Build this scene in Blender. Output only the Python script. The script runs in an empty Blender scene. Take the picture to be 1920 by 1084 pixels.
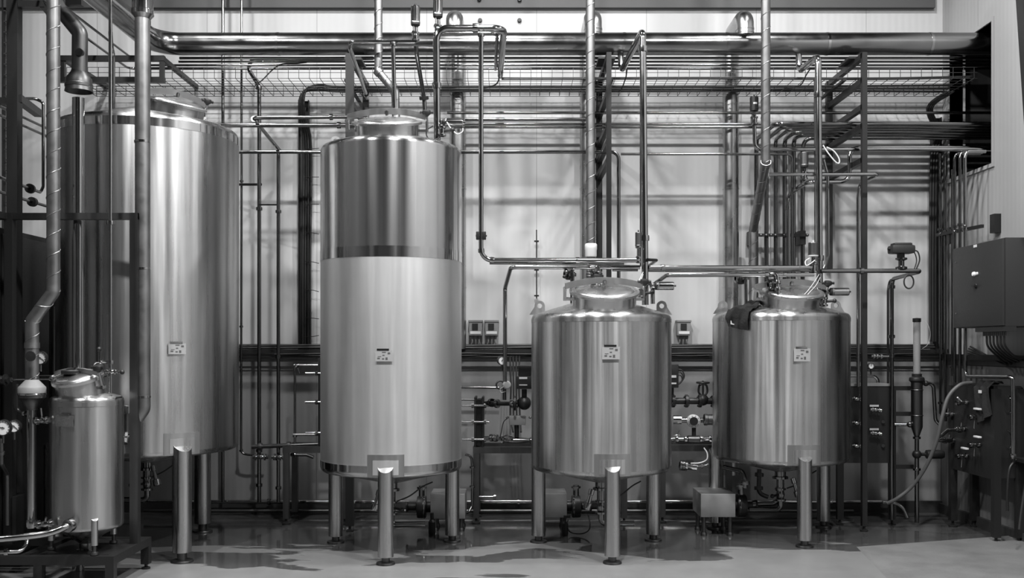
import bpy, bmesh, math, random
from mathutils import Vector, Matrix
random.seed(7)
S = bpy.context.scene
COL = S.collection
F, CX, HZ, EYE = 1850.0, 960.0, 650.0, 1.7      # focal length (px of a 1920 frame), axis, horizon row, eye height
def P(x, y, Y):                                  # a point of the hall at distance Y seen at photo pixel x, y
    return Vector(((x - CX) / F * Y, Y, EYE - (y - HZ) / F * Y))
def M_(px, Y): return px / F * Y                 # pixel length -> metres at distance Y

# ---------------------------------------------------------------- camera
cam = bpy.data.objects.new('camera', bpy.data.cameras.new('camera'))
COL.objects.link(cam); S.camera = cam
cam.location = (0, 0, EYE); cam.rotation_euler = (math.pi / 2, 0, 0)
cam.data.sensor_width = 36.0; cam.data.lens = F / 1920 * 36.0
cam.data.shift_y = (HZ - 542.0) / 1920.0
cam.data.clip_end = 60
# ---------------------------------------------------------------- world, exposure
w = bpy.data.worlds.new('world'); S.world = w; w.use_nodes = True
w.node_tree.nodes['Background'].inputs[0].default_value = (.05, .05, .05, 1)
w.node_tree.nodes['Background'].inputs[1].default_value = 0.3
S.view_settings.view_transform = 'Standard'; S.view_settings.look = 'None'
S.view_settings.gamma = 1; S.view_settings.use_curve_mapping = False
S.view_settings.exposure = 0.45
CEIL = 7.4; BW = 10.15; RW = 4.43; LW = -6.4; FW = -5.0
# lamps of the hall: (x, y, watts, radius)
LAMPS = [(-3.1, 7.7, 75, .14), (-.1, 7.7, 125, .14), (2.7, 7.7, 95, .14),
         (-3.1, 4.1, 230, .17), (-.1, 4.1, 265, .17), (2.7, 4.1, 245, .17)]

# ---------------------------------------------------------------- materials
def nodes(name):
    m = bpy.data.materials.new(name); m.use_nodes = True
    nt = m.node_tree; return m, nt, nt.nodes, nt.links, nt.nodes['Principled BSDF']
def g(v): return (v, v, v, 1)
def plain(name, v, rough=.5, metal=0, spec=None, bump=0, bscale=60):
    m, nt, N, L, b = nodes(name)
    b.inputs['Base Color'].default_value = g(v); b.inputs['Roughness'].default_value = rough
    b.inputs['Metallic'].default_value = metal
    tc = N.new('ShaderNodeTexCoord'); n = N.new('ShaderNodeTexNoise'); n.inputs['Scale'].default_value = bscale
    L.new(tc.outputs['Object'], n.inputs['Vector'])
    mr = N.new('ShaderNodeMapRange'); mr.inputs['To Min'].default_value = max(0, rough - .06); mr.inputs['To Max'].default_value = min(1, rough + .06)
    L.new(n.outputs['Fac'], mr.inputs['Value']); L.new(mr.outputs['Result'], b.inputs['Roughness'])
    if bump:
        bp = N.new('ShaderNodeBump'); bp.inputs['Strength'].default_value = bump; bp.inputs['Distance'].default_value = .01
        L.new(n.outputs['Fac'], bp.inputs['Height']); L.new(bp.outputs['Normal'], b.inputs['Normal'])
    return m
def steel(name, v, rough, aniso=0.0, streak=0.0, stain=0.0, sx=7.0, sz=.25, rv=.06):
    """steel with a circumferential brushing (anisotropic), vertical run marks and cloudy stains"""
    m, nt, N, L, b = nodes(name)
    b.inputs['Metallic'].default_value = 1.0
    tc = N.new('ShaderNodeTexCoord')
    mp = N.new('ShaderNodeMapping'); mp.inputs['Scale'].default_value = (sx, sx, sz)
    n1 = N.new('ShaderNodeTexNoise'); n1.inputs['Scale'].default_value = 2.2; n1.inputs['Detail'].default_value = 5
    L.new(tc.outputs['Object'], mp.inputs['Vector']); L.new(mp.outputs['Vector'], n1.inputs['Vector'])
    n2 = N.new('ShaderNodeTexNoise'); n2.inputs['Scale'].default_value = 3.0; n2.inputs['Detail'].default_value = 6
    L.new(tc.outputs['Object'], n2.inputs['Vector'])
    def mr(src, a, c):
        q = N.new('ShaderNodeMapRange'); q.inputs['From Min'].default_value = .3; q.inputs['From Max'].default_value = .7
        q.inputs['To Min'].default_value = a; q.inputs['To Max'].default_value = c
        L.new(src, q.inputs['Value']); return q.outputs['Result']
    mul = N.new('ShaderNodeMath'); mul.operation = 'MULTIPLY'
    L.new(mr(n1.outputs['Fac'], v * (1 - streak), v), mul.inputs[0]); L.new(mr(n2.outputs['Fac'], 1 - stain, 1.0), mul.inputs[1])
    cmb = N.new('ShaderNodeCombineColor')
    for i in range(3): L.new(mul.outputs[0], cmb.inputs[i])
    L.new(cmb.outputs[0], b.inputs['Base Color'])
    L.new(mr(n1.outputs['Fac'], rough - rv, rough + rv), b.inputs['Roughness'])
    if aniso:
        b.inputs['Anisotropic'].default_value = aniso; b.inputs['Anisotropic Rotation'].default_value = .25
        t = N.new('ShaderNodeTangent'); t.direction_type = 'RADIAL'; t.axis = 'Z'
        L.new(t.outputs[0], b.inputs['Tangent'])
    return m
def wall_mat(name, v, seam_axis='X', spacing=1.13):
    m, nt, N, L, b = nodes(name)
    tc = N.new('ShaderNodeTexCoord'); sp = N.new('ShaderNodeSeparateXYZ'); L.new(tc.outputs['Object'], sp.inputs[0])
    def math_(op, a, c=None):
        q = N.new('ShaderNodeMath'); q.operation = op
        (L.new(a, q.inputs[0]) if not isinstance(a, float) else setattr(q.inputs[0], 'default_value', a))
        if c is not None: (L.new(c, q.inputs[1]) if not isinstance(c, float) else setattr(q.inputs[1], 'default_value', c))
        return q.outputs[0]
    ax = sp.outputs[seam_axis]
    fr = math_('FRACT', math_('DIVIDE', math_('ADD', ax, 20.32), spacing))
    line = math_('LESS_THAN', fr, .006 / spacing)
    fr2 = math_('SINE', math_('MULTIPLY', ax, 90.0))            # fine ribs rolled into the panel
    n = N.new('ShaderNodeTexNoise'); n.inputs['Scale'].default_value = 1.4; n.inputs['Detail'].default_value = 6
    L.new(tc.outputs['Object'], n.inputs['Vector'])
    base = math_('MULTIPLY', math_('ADD', math_('MULTIPLY', n.outputs['Fac'], .12), .94), v)
    base = math_('MULTIPLY', base, math_('SUBTRACT', 1.0, math_('MULTIPLY', line, .45)))
    c = N.new('ShaderNodeCombineColor')
    for i in range(3): L.new(base, c.inputs[i])
    L.new(c.outputs[0], b.inputs['Base Color'])
    b.inputs['Roughness'].default_value = .55
    bp = N.new('ShaderNodeBump'); bp.inputs['Strength'].default_value = .12; bp.inputs['Distance'].default_value = .004
    L.new(fr2, bp.inputs['Height']); L.new(bp.outputs['Normal'], b.inputs['Normal'])
    return m
def floor_mat():
    m, nt, N, L, b = nodes('floor_paint')
    tc = N.new('ShaderNodeTexCoord')
    n = N.new('ShaderNodeTexNoise'); n.inputs['Scale'].default_value = .95; n.inputs['Detail'].default_value = 4; n.inputs['Distortion'].default_value = .6
    mp = N.new('ShaderNodeMapping'); mp.inputs['Scale'].default_value = (.7, 1.5, 1); mp.inputs['Location'].default_value = (3.1, 1.7, 0)
    L.new(tc.outputs['Object'], mp.inputs['Vector']); L.new(mp.outputs['Vector'], n.inputs['Vector'])
    sp = N.new('ShaderNodeSeparateXYZ'); L.new(tc.outputs['Object'], sp.inputs[0])
    # wetter the further back (Y), shapes from the noise
    grad = N.new('ShaderNodeMapRange'); grad.inputs['From Min'].default_value = 4.45; grad.inputs['From Max'].default_value = 6.25
    grad.inputs['To Min'].default_value = -.16; grad.inputs['To Max'].default_value = .17
    L.new(sp.outputs['Y'], grad.inputs['Value'])
    ad = N.new('ShaderNodeMath'); ad.operation = 'ADD'; L.new(n.outputs['Fac'], ad.inputs[0]); L.new(grad.outputs[0], ad.inputs[1])
    r = N.new('ShaderNodeMapRange'); r.inputs['From Min'].default_value = .50; r.inputs['From Max'].default_value = .515
    L.new(ad.outputs[0], r.inputs['Value'])
    n2 = N.new('ShaderNodeTexNoise'); n2.inputs['Scale'].default_value = 5; n2.inputs['Detail'].default_value = 8
    L.new(tc.outputs['Object'], n2.inputs['Vector'])
    c1 = N.new('ShaderNodeMapRange'); c1.inputs['To Min'].default_value = .145; c1.inputs['To Max'].default_value = .225
    L.new(n2.outputs['Fac'], c1.inputs['Value'])
    wet = N.new('ShaderNodeMapRange'); wet.inputs['To Min'].default_value = 1; wet.inputs['To Max'].default_value = .32
    L.new(r.outputs[0], wet.inputs['Value'])
    mu = N.new('ShaderNodeMath'); mu.operation = 'MULTIPLY'; L.new(c1.outputs[0], mu.inputs[0]); L.new(wet.outputs[0], mu.inputs[1])
    c = N.new('ShaderNodeCombineColor')
    for i in range(3): L.new(mu.outputs[0], c.inputs[i])
    L.new(c.outputs[0], b.inputs['Base Color'])
    ro = N.new('ShaderNodeMapRange'); ro.inputs['To Min'].default_value = .30; ro.inputs['To Max'].default_value = .07
    L.new(r.outputs[0], ro.inputs['Value']); L.new(ro.outputs[0], b.inputs['Roughness'])
    bp = N.new('ShaderNodeBump'); bp.inputs['Strength'].default_value = .05; bp.inputs['Distance'].default_value = .02
    L.new(n2.outputs['Fac'], bp.inputs['Height']); L.new(bp.outputs['Normal'], b.inputs['Normal'])
    return m
def mottled(name, lo, hi, rough):
    m = plain(name, lo, rough); nt = m.node_tree; N, L = nt.nodes, nt.links; b = N['Principled BSDF']
    tc = N.new('ShaderNodeTexCoord'); n = N.new('ShaderNodeTexNoise'); n.inputs['Scale'].default_value = 2.2; n.inputs['Detail'].default_value = 9; n.inputs['Roughness'].default_value = .62
    L.new(tc.outputs['Object'], n.inputs['Vector']); r = N.new('ShaderNodeMapRange'); r.inputs['From Min'].default_value = .3; r.inputs['From Max'].default_value = .7
    r.inputs['To Min'].default_value = lo; r.inputs['To Max'].default_value = hi; L.new(n.outputs['Fac'], r.inputs['Value'])
    c = N.new('ShaderNodeCombineColor')
    for i in range(3): L.new(r.outputs[0], c.inputs[i])
    L.new(c.outputs[0], b.inputs['Base Color']); return m
def emit(name, s):
    m, nt, N, L, b = nodes(name)
    b.inputs['Emission Color'].default_value = g(1); b.inputs['Emission Strength'].default_value = s
    return m
def glass_mat():
    m, nt, N, L, b = nodes('clear_glass')
    b.inputs['Base Color'].default_value = g(.85); b.inputs['Roughness'].default_value = .05
    b.inputs['Transmission Weight'].default_value = .9; b.inputs['IOR'].default_value = 1.15
    return m
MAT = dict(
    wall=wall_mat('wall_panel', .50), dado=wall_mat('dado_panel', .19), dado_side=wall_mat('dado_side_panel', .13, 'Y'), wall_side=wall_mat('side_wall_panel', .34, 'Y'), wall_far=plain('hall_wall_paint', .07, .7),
    ceiling=plain('ceiling_sheet', .08, .8), floor=floor_mat(), kerb=mottled('kerb_paint', .13, .215, .36),
    skirting=plain('skirting_paint', .03, .5), tunnel=plain('duct_shaft_paint', .03, .8), beam=plain('dark_strip_paint', .07, .6),  # beam: tone of the dark strip topping the back wall
    satin=steel('blasted_steel', .68, .46, .45, .05, .07, rv=.04), brushed=steel('brushed_steel', .53, .30, .8, .25, .10),
    brushed_dirty=steel('brushed_steel_with_run_marks', .66, .30, .8, .40, .14, 8, .16, .08),
    mirror=steel('polished_steel', .64, .21, .8, .15, .05, 6, .02, .04), ring=steel('ring_steel', .6, .13, .86, .1, .05), duct_polish=steel('polished_duct_steel', .30, .2, 0, .1, .05, 3, 3, .04), pipe=steel('tube_steel', .24, .17, 0, .1, .12, 3, 3, .05),
    bright=steel('bright_steel', .42, .12, 0, .05, .05, 3, 3, .04), leg=steel('leg_steel', .60, .26, .5, .2, .1, 9, .5),
    elbow=steel('spun_steel', .5, .3, 0, .1, .1, 3, 3), duct=steel('galvanised_sheet', .30, .42, 0, .15, .2, 4, 4), lid=steel('lid_steel', .66, .28, 0, .1, .1, 3, 3),
    pad=steel('pad_steel', .46, .36, .4, .1, .1), dark=plain('dark_frame_steel', .022, .42, .3), frame=steel('frame_steel', .16, .4, 0, .2, .2),
    black=plain('black_rubber', .012, .45), iron=plain('black_cast_iron', .02, .42, .3), grey=plain('grey_plastic', .22, .5), plate=plain('sign_plate', .34, .4),
    lightgrey=plain('light_grey_plastic', .6, .5), white=plain('white_enamel', .8, .4), ink=plain('dark_print', .08, .6),
    cabinet=plain('cabinet_paint', .022, .45), cloth=plain('black_cloth', .007, .9, bump=.4), hood=steel('shaded_sheet', .14, .42, 0, .15, .2, 4, 4), box=steel('cover_steel', .5, .5, 0, .2, .15, 3, 3),  # hood: galvanised sheet darkened, the lack of light put into its colour
    wire=plain('zinc_wire', .03, .4, .2), cable=plain('cable_sheath', .015, .5), cablew=plain('white_cable', .65, .5),
    hose=plain('hose_rubber', .08, .5, bump=.1), glass=glass_mat(), lamp=emit('lamp_glow', 22.0), tube=plain('frosted_tube', .3, .25, .2))

# ---------------------------------------------------------------- mesh building
class MB:
    def __init__(s, M=None): s.v = []; s.f = []; s.sm = []; s.M = M
    def _add(s, vs, fs, smooth):
        o = len(s.v)
        s.v += [(s.M @ Vector(q)) if s.M else Vector(q) for q in vs]
        s.f += [tuple(i + o for i in q) for q in fs]; s.sm += [smooth] * len(fs) if isinstance(smooth, bool) else smooth
        return s
    def box(s, c, size, R=None, bev=0.0):
        hx, hy, hz = size[0] / 2, size[1] / 2, size[2] / 2; c = Vector(c)
        if bev <= 0:
            vs = [Vector((x, y, z)) for z in (-hz, hz) for y in (-hy, hy) for x in (-hx, hx)]
            fs = [(0, 2, 3, 1), (4, 5, 7, 6), (0, 1, 5, 4), (2, 6, 7, 3), (0, 4, 6, 2), (1, 3, 7, 5)]
        else:
            bm = bmesh.new(); bmesh.ops.create_cube(bm, size=1)
            for q in bm.verts: q.co = Vector((q.co.x * size[0], q.co.y * size[1], q.co.z * size[2]))
            bmesh.ops.bevel(bm, geom=list(bm.edges), offset=min(bev, min(size) * .45), segments=2, profile=.6, affect='EDGES')
            bm.verts.index_update(); vs = [q.co.copy() for q in bm.verts]; fs = [tuple(q.index for q in f.verts) for f in bm.faces]; bm.free()
        if R: vs = [R @ q for q in vs]
        return s._add([q + c for q in vs], fs, False)
    def bar(s, a, b, wx, wz, up=(0, 0, 1)):                     # rectangular bar from a to b
        a, b = Vector(a), Vector(b); d = (b - a).normalized(); up = Vector(up)
        if abs(d.dot(up)) > .98: up = Vector((0, 1, 0))
        sd = d.cross(up).normalized(); u = sd.cross(d)
        vs = []
        for p in (a, b):
            for i, j in ((-1, -1), (1, -1), (1, 1), (-1, 1)): vs.append(p + sd * wx / 2 * i + u * wz / 2 * j)
        return s._add(vs, [(3, 2, 1, 0), (4, 5, 6, 7), (0, 1, 5, 4), (1, 2, 6, 5), (2, 3, 7, 6), (3, 0, 4, 7)], False)
    def sweep(s, path, r, n=12, caps=True):
        path = [Vector(p) for p in path]; m = len(path)
        rs = r if isinstance(r, (list, tuple)) else [r] * m
        T = []
        for i in range(m):
            d = path[min(i + 1, m - 1)] - path[max(i - 1, 0)]
            T.append(d.normalized() if d.length > 1e-9 else Vector((0, 0, 1)))
        ref = Vector((0, 0, 1)) if abs(T[0].z) < .9 else Vector((1, 0, 0))
        u = (ref - T[0] * ref.dot(T[0])).normalized(); vs = []; fs = []; sm = []
        for i in range(m):
            u = (u - T[i] * u.dot(T[i])); u = u.normalized() if u.length > 1e-6 else T[i].orthogonal().normalized()
            v = T[i].cross(u)
            for k in range(n):
                a = 2 * math.pi * k / n; vs.append(path[i] + (u * math.cos(a) + v * math.sin(a)) * rs[i])
        for i in range(m - 1):
            for k in range(n):
                k2 = (k + 1) % n; fs.append((i * n + k, i * n + k2, (i + 1) * n + k2, (i + 1) * n + k)); sm.append(True)
        if caps:
            fs.append(tuple(range(n - 1, -1, -1))); fs.append(tuple((m - 1) * n + k for k in range(n))); sm += [False, False]
        return s._add(vs, fs, sm)
    def cyl(s, a, b, r, r2=None, n=20):
        return s.sweep([a, b], [r, r if r2 is None else r2], n)
    def lathe(s, prof, c=(0, 0, 0), axis=(0, 0, 1), n=32, hard=()):
        """prof: (radius, height) pairs along axis; doubled points give hard edges"""
        c = Vector(c); ax = Vector(axis).normalized(); u = ax.orthogonal().normalized() if abs(ax.z) < .999 else Vector((1, 0, 0)); v = ax.cross(u)
        vs = []; fs = []; m = len(prof)
        for (r, h) in prof:
            for k in range(n):
                a = 2 * math.pi * k / n; vs.append(c + ax * h + (u * math.cos(a) + v * math.sin(a)) * max(r, 1e-5))
        sm = []
        for i in range(m - 1):
            if (Vector(prof[i]) - Vector(prof[i + 1])).length < 1e-7: continue
            for k in range(n):
                k2 = (k + 1) % n; fs.append((i * n + k, i * n + k2, (i + 1) * n + k2, (i + 1) * n + k)); sm.append(True)
        return s._add(vs, fs, sm)
    def ring(s, c, axis, R, r, n=28, k=8):
        c = Vector(c); ax = Vector(axis).normalized(); u = ax.orthogonal().normalized(); v = ax.cross(u); vs = []; fs = []
        for i in range(n):
            a = 2 * math.pi * i / n; d = u * math.cos(a) + v * math.sin(a)
            for j in range(k):
                b = 2 * math.pi * j / k; vs.append(c + d * (R + r * math.cos(b)) + ax * r * math.sin(b))
        for i in range(n):
            for j in range(k): fs.append((i * k + j, ((i + 1) % n) * k + j, ((i + 1) % n) * k + (j + 1) % k, i * k + (j + 1) % k))
        return s._add(vs, fs, True)
    def ball(s, c, r, n=14, sc=(1, 1, 1)):
        m = n // 2; prof = [(r * math.sin(math.pi * i / m), -r * math.cos(math.pi * i / m)) for i in range(m + 1)]
        vs0 = len(s.v); s.lathe(prof, (0, 0, 0), n=n)
        for i in range(vs0, len(s.v)):
            q = s.v[i]; s.v[i] = Vector((q.x * sc[0], q.y * sc[1], q.z * sc[2])) + Vector(c)
        return s
    def prism(s, poly, depth, o=(0, 0, 0), u=(1, 0, 0), v=(0, 0, 1)):
        o, u, v = Vector(o), Vector(u), Vector(v); w_ = u.cross(v).normalized() * depth; n = len(poly)
        vs = [o + u * a + v * b - w_ / 2 for a, b in poly] + [o + u * a + v * b + w_ / 2 for a, b in poly]
        fs = [tuple(range(n - 1, -1, -1)), tuple(range(n, 2 * n))] + [(i, (i + 1) % n, n + (i + 1) % n, n + i) for i in range(n)]
        return s._add(vs, fs, False)
    def plate_hole(s, outer, hole_c, hr, depth, o, u, v):        # plate with a round hole; outer = list of (a, b)
        o, u, v = Vector(o), Vector(u), Vector(v); w_ = u.cross(v).normalized() * depth / 2; n = len(outer); vs = []
        inner = [(hole_c[0] + hr * math.cos(q), hole_c[1] + hr * math.sin(q)) for q in [math.atan2(b - hole_c[1], a - hole_c[0]) for a, b in outer]]
        for sg in (-1, 1):
            for L_ in (outer, inner):
                vs += [o + u * a + v * b + w_ * sg for a, b in L_]
        fs = []
        for i in range(n):
            j = (i + 1) % n
            fs += [(j, i, n + i, n + j), (2 * n + i, 2 * n + j, 3 * n + j, 3 * n + i), (i, j, 2 * n + j, 2 * n + i), (n + j, n + i, 3 * n + i, 3 * n + j)]
        return s._add(vs, fs, False)
    def curved(s, c, R, a0, a1, z0, z1, th, n=14):              # plate bent round a vertical cylinder
        c = Vector(c); vs = []; fs = []
        for i in range(n + 1):
            a = a0 + (a1 - a0) * i / n
            for rr, z in ((R, z0), (R + th, z0), (R + th, z1), (R, z1)): vs.append(c + Vector((math.cos(a) * rr, math.sin(a) * rr, z)))
        for i in range(n):
            for j in range(4): fs.append((i * 4 + j, (i + 1) * 4 + j, (i + 1) * 4 + (j + 1) % 4, i * 4 + (j + 1) % 4))
        fs += [(3, 2, 1, 0), (n * 4, n * 4 + 1, n * 4 + 2, n * 4 + 3)]
        return s._add(vs, fs, False)
    def build(s, name, mat, parent=None, label=None, cat=None, group=None, kind=None):
        me = bpy.data.meshes.new(name)
        lo = Vector((min(q.x for q in s.v), min(q.y for q in s.v), min(q.z for q in s.v))); hi = Vector((max(q.x for q in s.v), max(q.y for q in s.v), 0))
        o = Vector(((lo.x + hi.x) / 2, (lo.y + hi.y) / 2, lo.z))
        me.from_pydata([tuple(q - o) for q in s.v], [], s.f)
        me.polygons.foreach_set('use_smooth', s.sm)
        bm = bmesh.new(); bm.from_mesh(me); bmesh.ops.recalc_face_normals(bm, faces=bm.faces); bm.to_mesh(me); bm.free()
        me.set_sharp_from_angle(angle=math.radians(38))
        me.materials.append(MAT[mat] if isinstance(mat, str) else mat)
        ob = bpy.data.objects.new(name, me); COL.objects.link(ob)
        ORI[ob.name] = o; ob.location = o - WO(parent)
        if parent: ob.parent = parent
        return tag(ob, label, cat, group, kind)
ORI = {}
def WO(p): return ORI[p.name] if p else Vector((0, 0, 0))
def tag(ob, label=None, cat=None, group=None, kind=None):
    if label: ob['label'] = label
    if cat: ob['category'] = cat
    if group: ob['group'] = group
    if kind: ob['kind'] = kind
    return ob
def thing(name, label, cat, loc, group=None):
    ob = bpy.data.objects.new(name, None); COL.objects.link(ob); ob.location = loc; ORI[ob.name] = Vector(loc); ob.empty_display_size = .1
    return tag(ob, label, cat, group)
def fillet(pts, rad, seg=7):
    pts = [Vector(p) for p in pts]; out = [pts[0]]
    for i in range(1, len(pts) - 1):
        a, b, c = pts[i - 1], pts[i], pts[i + 1]; d1 = a - b; d2 = c - b; l1, l2 = d1.length, d2.length
        if l1 < 1e-6 or l2 < 1e-6: continue
        d1 /= l1; d2 /= l2; ang = d1.angle(d2)
        if ang > 3.05: out.append(b); continue
        t = min(rad / math.tan(ang / 2), l1 * .49, l2 * .49); r = t * math.tan(ang / 2)
        bis = (d1 + d2).normalized(); cen = b + bis * (r / math.sin(ang / 2)); v1 = (b + d1 * t) - cen; v2 = (b + d2 * t) - cen
        tot = v1.angle(v2); axis = v1.cross(v2)
        for k in range(seg + 1): out.append(cen + Matrix.Rotation(tot * k / seg, 3, axis) @ v1)
    out.append(pts[-1]); return out
def catmull(pts, k=8):
    p = [Vector(q) for q in pts]; p = [p[0] * 2 - p[1]] + p + [p[-1] * 2 - p[-2]]; out = []
    for i in range(1, len(p) - 2):
        for j in range(k):
            t = j / k; a, b, c, d = p[i - 1], p[i], p[i + 1], p[i + 2]
            out.append(.5 * ((2 * b) + (c - a) * t + (2 * a - 5 * b + 4 * c - d) * t * t + (3 * b - a - 3 * c + d) * t ** 3))
    out.append(p[-2]); return out
def near_on(path, px, py):
    best = None
    for i in range(len(path) - 1):
        for k in range(24):
            q = path[i].lerp(path[i + 1], k / 24)
            x = CX + q.x / q.y * F; y = HZ - (q.z - EYE) / q.y * F; d = (x - px) ** 2 + (y - py) ** 2
            if best is None or d < best[0]: best = (d, q, (path[i + 1] - path[i]).normalized())
    return best[1], best[2]
def pt(q): return P(*q) if not isinstance(q, Vector) else q
def pipe(label, pts, dpx, mat='pipe', name='steel_pipe', cat='pipe', bend=1.6, rings=(), rr=1.55, group=None, smooth=False, n=12, rw=.8, ringmat=None, dm=None, ringname='clamp'):
    """one run of tube; pts are photo pixels with a distance, or points of the hall. rings: clamp collars along it"""
    q = [pt(a) for a in pts]
    if not isinstance(pts[0], Vector) and pts[0][1] < 0 and not smooth: q[0].z = CEIL       # comes down from the roof
    d = dm if dm else M_(dpx, sum(a.y for a in q) / len(q))
    path = catmull(q) if smooth else fillet(q, d * bend)
    mb = MB().sweep(path, d / 2, n)
    if not rings: return mb.build(name, mat, None, label, cat, group)
    root = thing(name, label, cat, min(path, key=lambda a: a.z), group)
    mb.build('tube', mat, root)
    for (x, y) in rings:
        c, t = near_on(path, x, y)
        MB().lathe([(d * .4, -d * rw / 2), (d * rr / 2, -d * rw / 2), (d * rr / 2, -d * rw / 2), (d * rr / 2 * 1.04, 0), (d * rr / 2, d * rw / 2), (d * rr / 2, d * rw / 2), (d * .4, d * rw / 2)], c, t, 16).build(ringname, ringmat or mat, root)
    return root

# ================================================================ SETTING
def struct(name, mb, mat): return mb.build(name, mat, kind='structure')
struct('floor', MB().box((-.4, 2.6, -.05), (14.5, 15.4, .1)), 'floor')
struct('wall_back', MB().box((-.9, BW + .1, CEIL / 2), (11.2, .2, CEIL)), 'wall')
OY0, OY1, OZ0, OZ1 = 9.09, 9.99, 3.39, 4.70                # service opening in the right wall
mw = MB(); T = .16
for y0, y1, z0, z1 in ((FW, OY0, 0, CEIL), (OY1, BW, 0, CEIL), (OY0, OY1, 0, OZ0), (OY0, OY1, OZ1, CEIL)):
    mw.box((RW + T / 2, (y0 + y1) / 2, (z0 + z1) / 2), (T, y1 - y0, z1 - z0))
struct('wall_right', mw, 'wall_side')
struct('wall_left', MB().box((LW - .1, (FW + BW) / 2, CEIL / 2), (.2, BW - FW, CEIL)), 'wall_far')
struct('wall_front', MB().box((-1, FW - .1, CEIL / 2), (11.2, .2, CEIL)), 'wall_far')
struct('trim_4', MB().box((-.9, BW - .012, .81), (10.6, .024, 1.6)), 'dado')          # wall lining below the cable duct
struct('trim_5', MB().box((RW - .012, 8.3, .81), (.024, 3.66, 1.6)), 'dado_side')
struct('ceiling', MB().box((-.4, 2.6, CEIL + .06), (14.5, 15.4, .12)), 'ceiling')
# shaft beyond the opening
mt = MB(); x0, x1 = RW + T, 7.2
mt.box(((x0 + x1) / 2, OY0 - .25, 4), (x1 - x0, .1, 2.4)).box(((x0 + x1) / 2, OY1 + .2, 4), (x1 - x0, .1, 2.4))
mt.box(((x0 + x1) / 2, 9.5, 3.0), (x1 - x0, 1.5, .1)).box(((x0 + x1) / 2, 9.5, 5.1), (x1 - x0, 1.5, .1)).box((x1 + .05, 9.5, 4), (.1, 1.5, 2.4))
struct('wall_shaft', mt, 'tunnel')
tf = MB(); e = .035
for y0, y1, z0, z1 in ((OY0 - e, OY0, OZ0 - e, OZ1 + e), (OY1, OY1 + e, OZ0 - e, OZ1 + e), (OY0, OY1, OZ0 - e, OZ0), (OY0, OY1, OZ1, OZ1 + e)):
    tf.box((RW + .06, (y0 + y1) / 2, (z0 + z1) / 2), (.15, y1 - y0, z1 - z0))
struct('trim_1', tf, 'wall_side')
struct('trim_2', MB().box((-.93, BW - .03, 5.52), (10.52, .06, .70)), 'beam')              # dark strip along the top of the back wall
struct('baseboard_back', MB().box((-.9, BW - .03, .06), (10.6, .06, .12)), 'skirting')
struct('baseboard_right', MB().box((RW - .03, 8.3, .05), (.06, 3.66, .1)), 'skirting')
# low kerb slab at the right, its far edge running slightly towards the camera
def G(x, y, z=0): q = (EYE - z) / (y - HZ) * F; return Vector(((x - CX) / F * q, q, z))
a, b = G(1606, 1021, .02), G(1884, 997, .05)
ks = MB(); poly = [(a.x, a.y), (b.x, b.y), (RW - .01, b.y - .02), (RW - .01, 4.5), (a.x - .6, 4.5)]
n = len(poly); cxm = sum(q[0] for q in poly) / n; cym = sum(q[1] for q in poly) / n
lo = [Vector((x, y, 0)) for x, y in poly]; hi = [Vector((x + (cxm - x) * .04, y + (cym - y) * .06, .004 + .04 * max(0, (x - a.x)) / 2.)) for x, y in poly]
ks._add(lo + hi, [tuple(range(n, 2 * n))] + [(i, (i + 1) % n, n + (i + 1) % n, n + i) for i in range(n)], False)
struct('trim_3', ks, 'kerb')
# lamps under the roof
for i, (x, y, wt, r) in enumerate(LAMPS):
    rt = thing('highbay_lamp', 'round highbay lamp under the roof, lamp %s of the %s row' % (['left', 'middle', 'right'][i % 3], 'rear' if i < 3 else 'front'), 'lamp', (x, y, CEIL - .5), 'highbay lamps under the roof')
    MB().lathe([(.05, .5), (.05, .28), (.09, .26), (.12, .12), (r + .06, -.02), (r + .06, -.04), (r + .02, -.02), (.05, .1)], (x, y, CEIL - .46), n=32).build('reflector', 'dark', rt)
    MB().lathe([(0, 0), (r * .9, 0), (r * .9, .012), (0, .012)], (x, y, CEIL - .46), n=32).build('lens', 'lamp', rt)
    ld = bpy.data.lights.new('lamp_light', 'AREA'); ld.shape = 'DISK'; ld.size = r * 2; ld.energy = wt
    lo_ = bpy.data.objects.new('lamp_light', ld); COL.objects.link(lo_); lo_.location = (x, y, CEIL - .55)
# four round fixings on the upper wall
for (x, y), d in zip(((899, 1), (974, 2), (900, 37), (974, 37)), ('upper left', 'upper right', 'lower left', 'lower right')):
    q = P(x, y, BW - .03)
    if y < 14: q.y = BW - .09
    MB().lathe([(0, .0), (.018, 0), (.022, .012), (.022, .03), (0, .03)], q, (0, 1, 0), 16).build('wall_fixing', 'dark', None, 'small dark round wall fixing, %s of the four above the ventilation duct' % d, 'wall fixing', 'round wall fixings')

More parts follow.
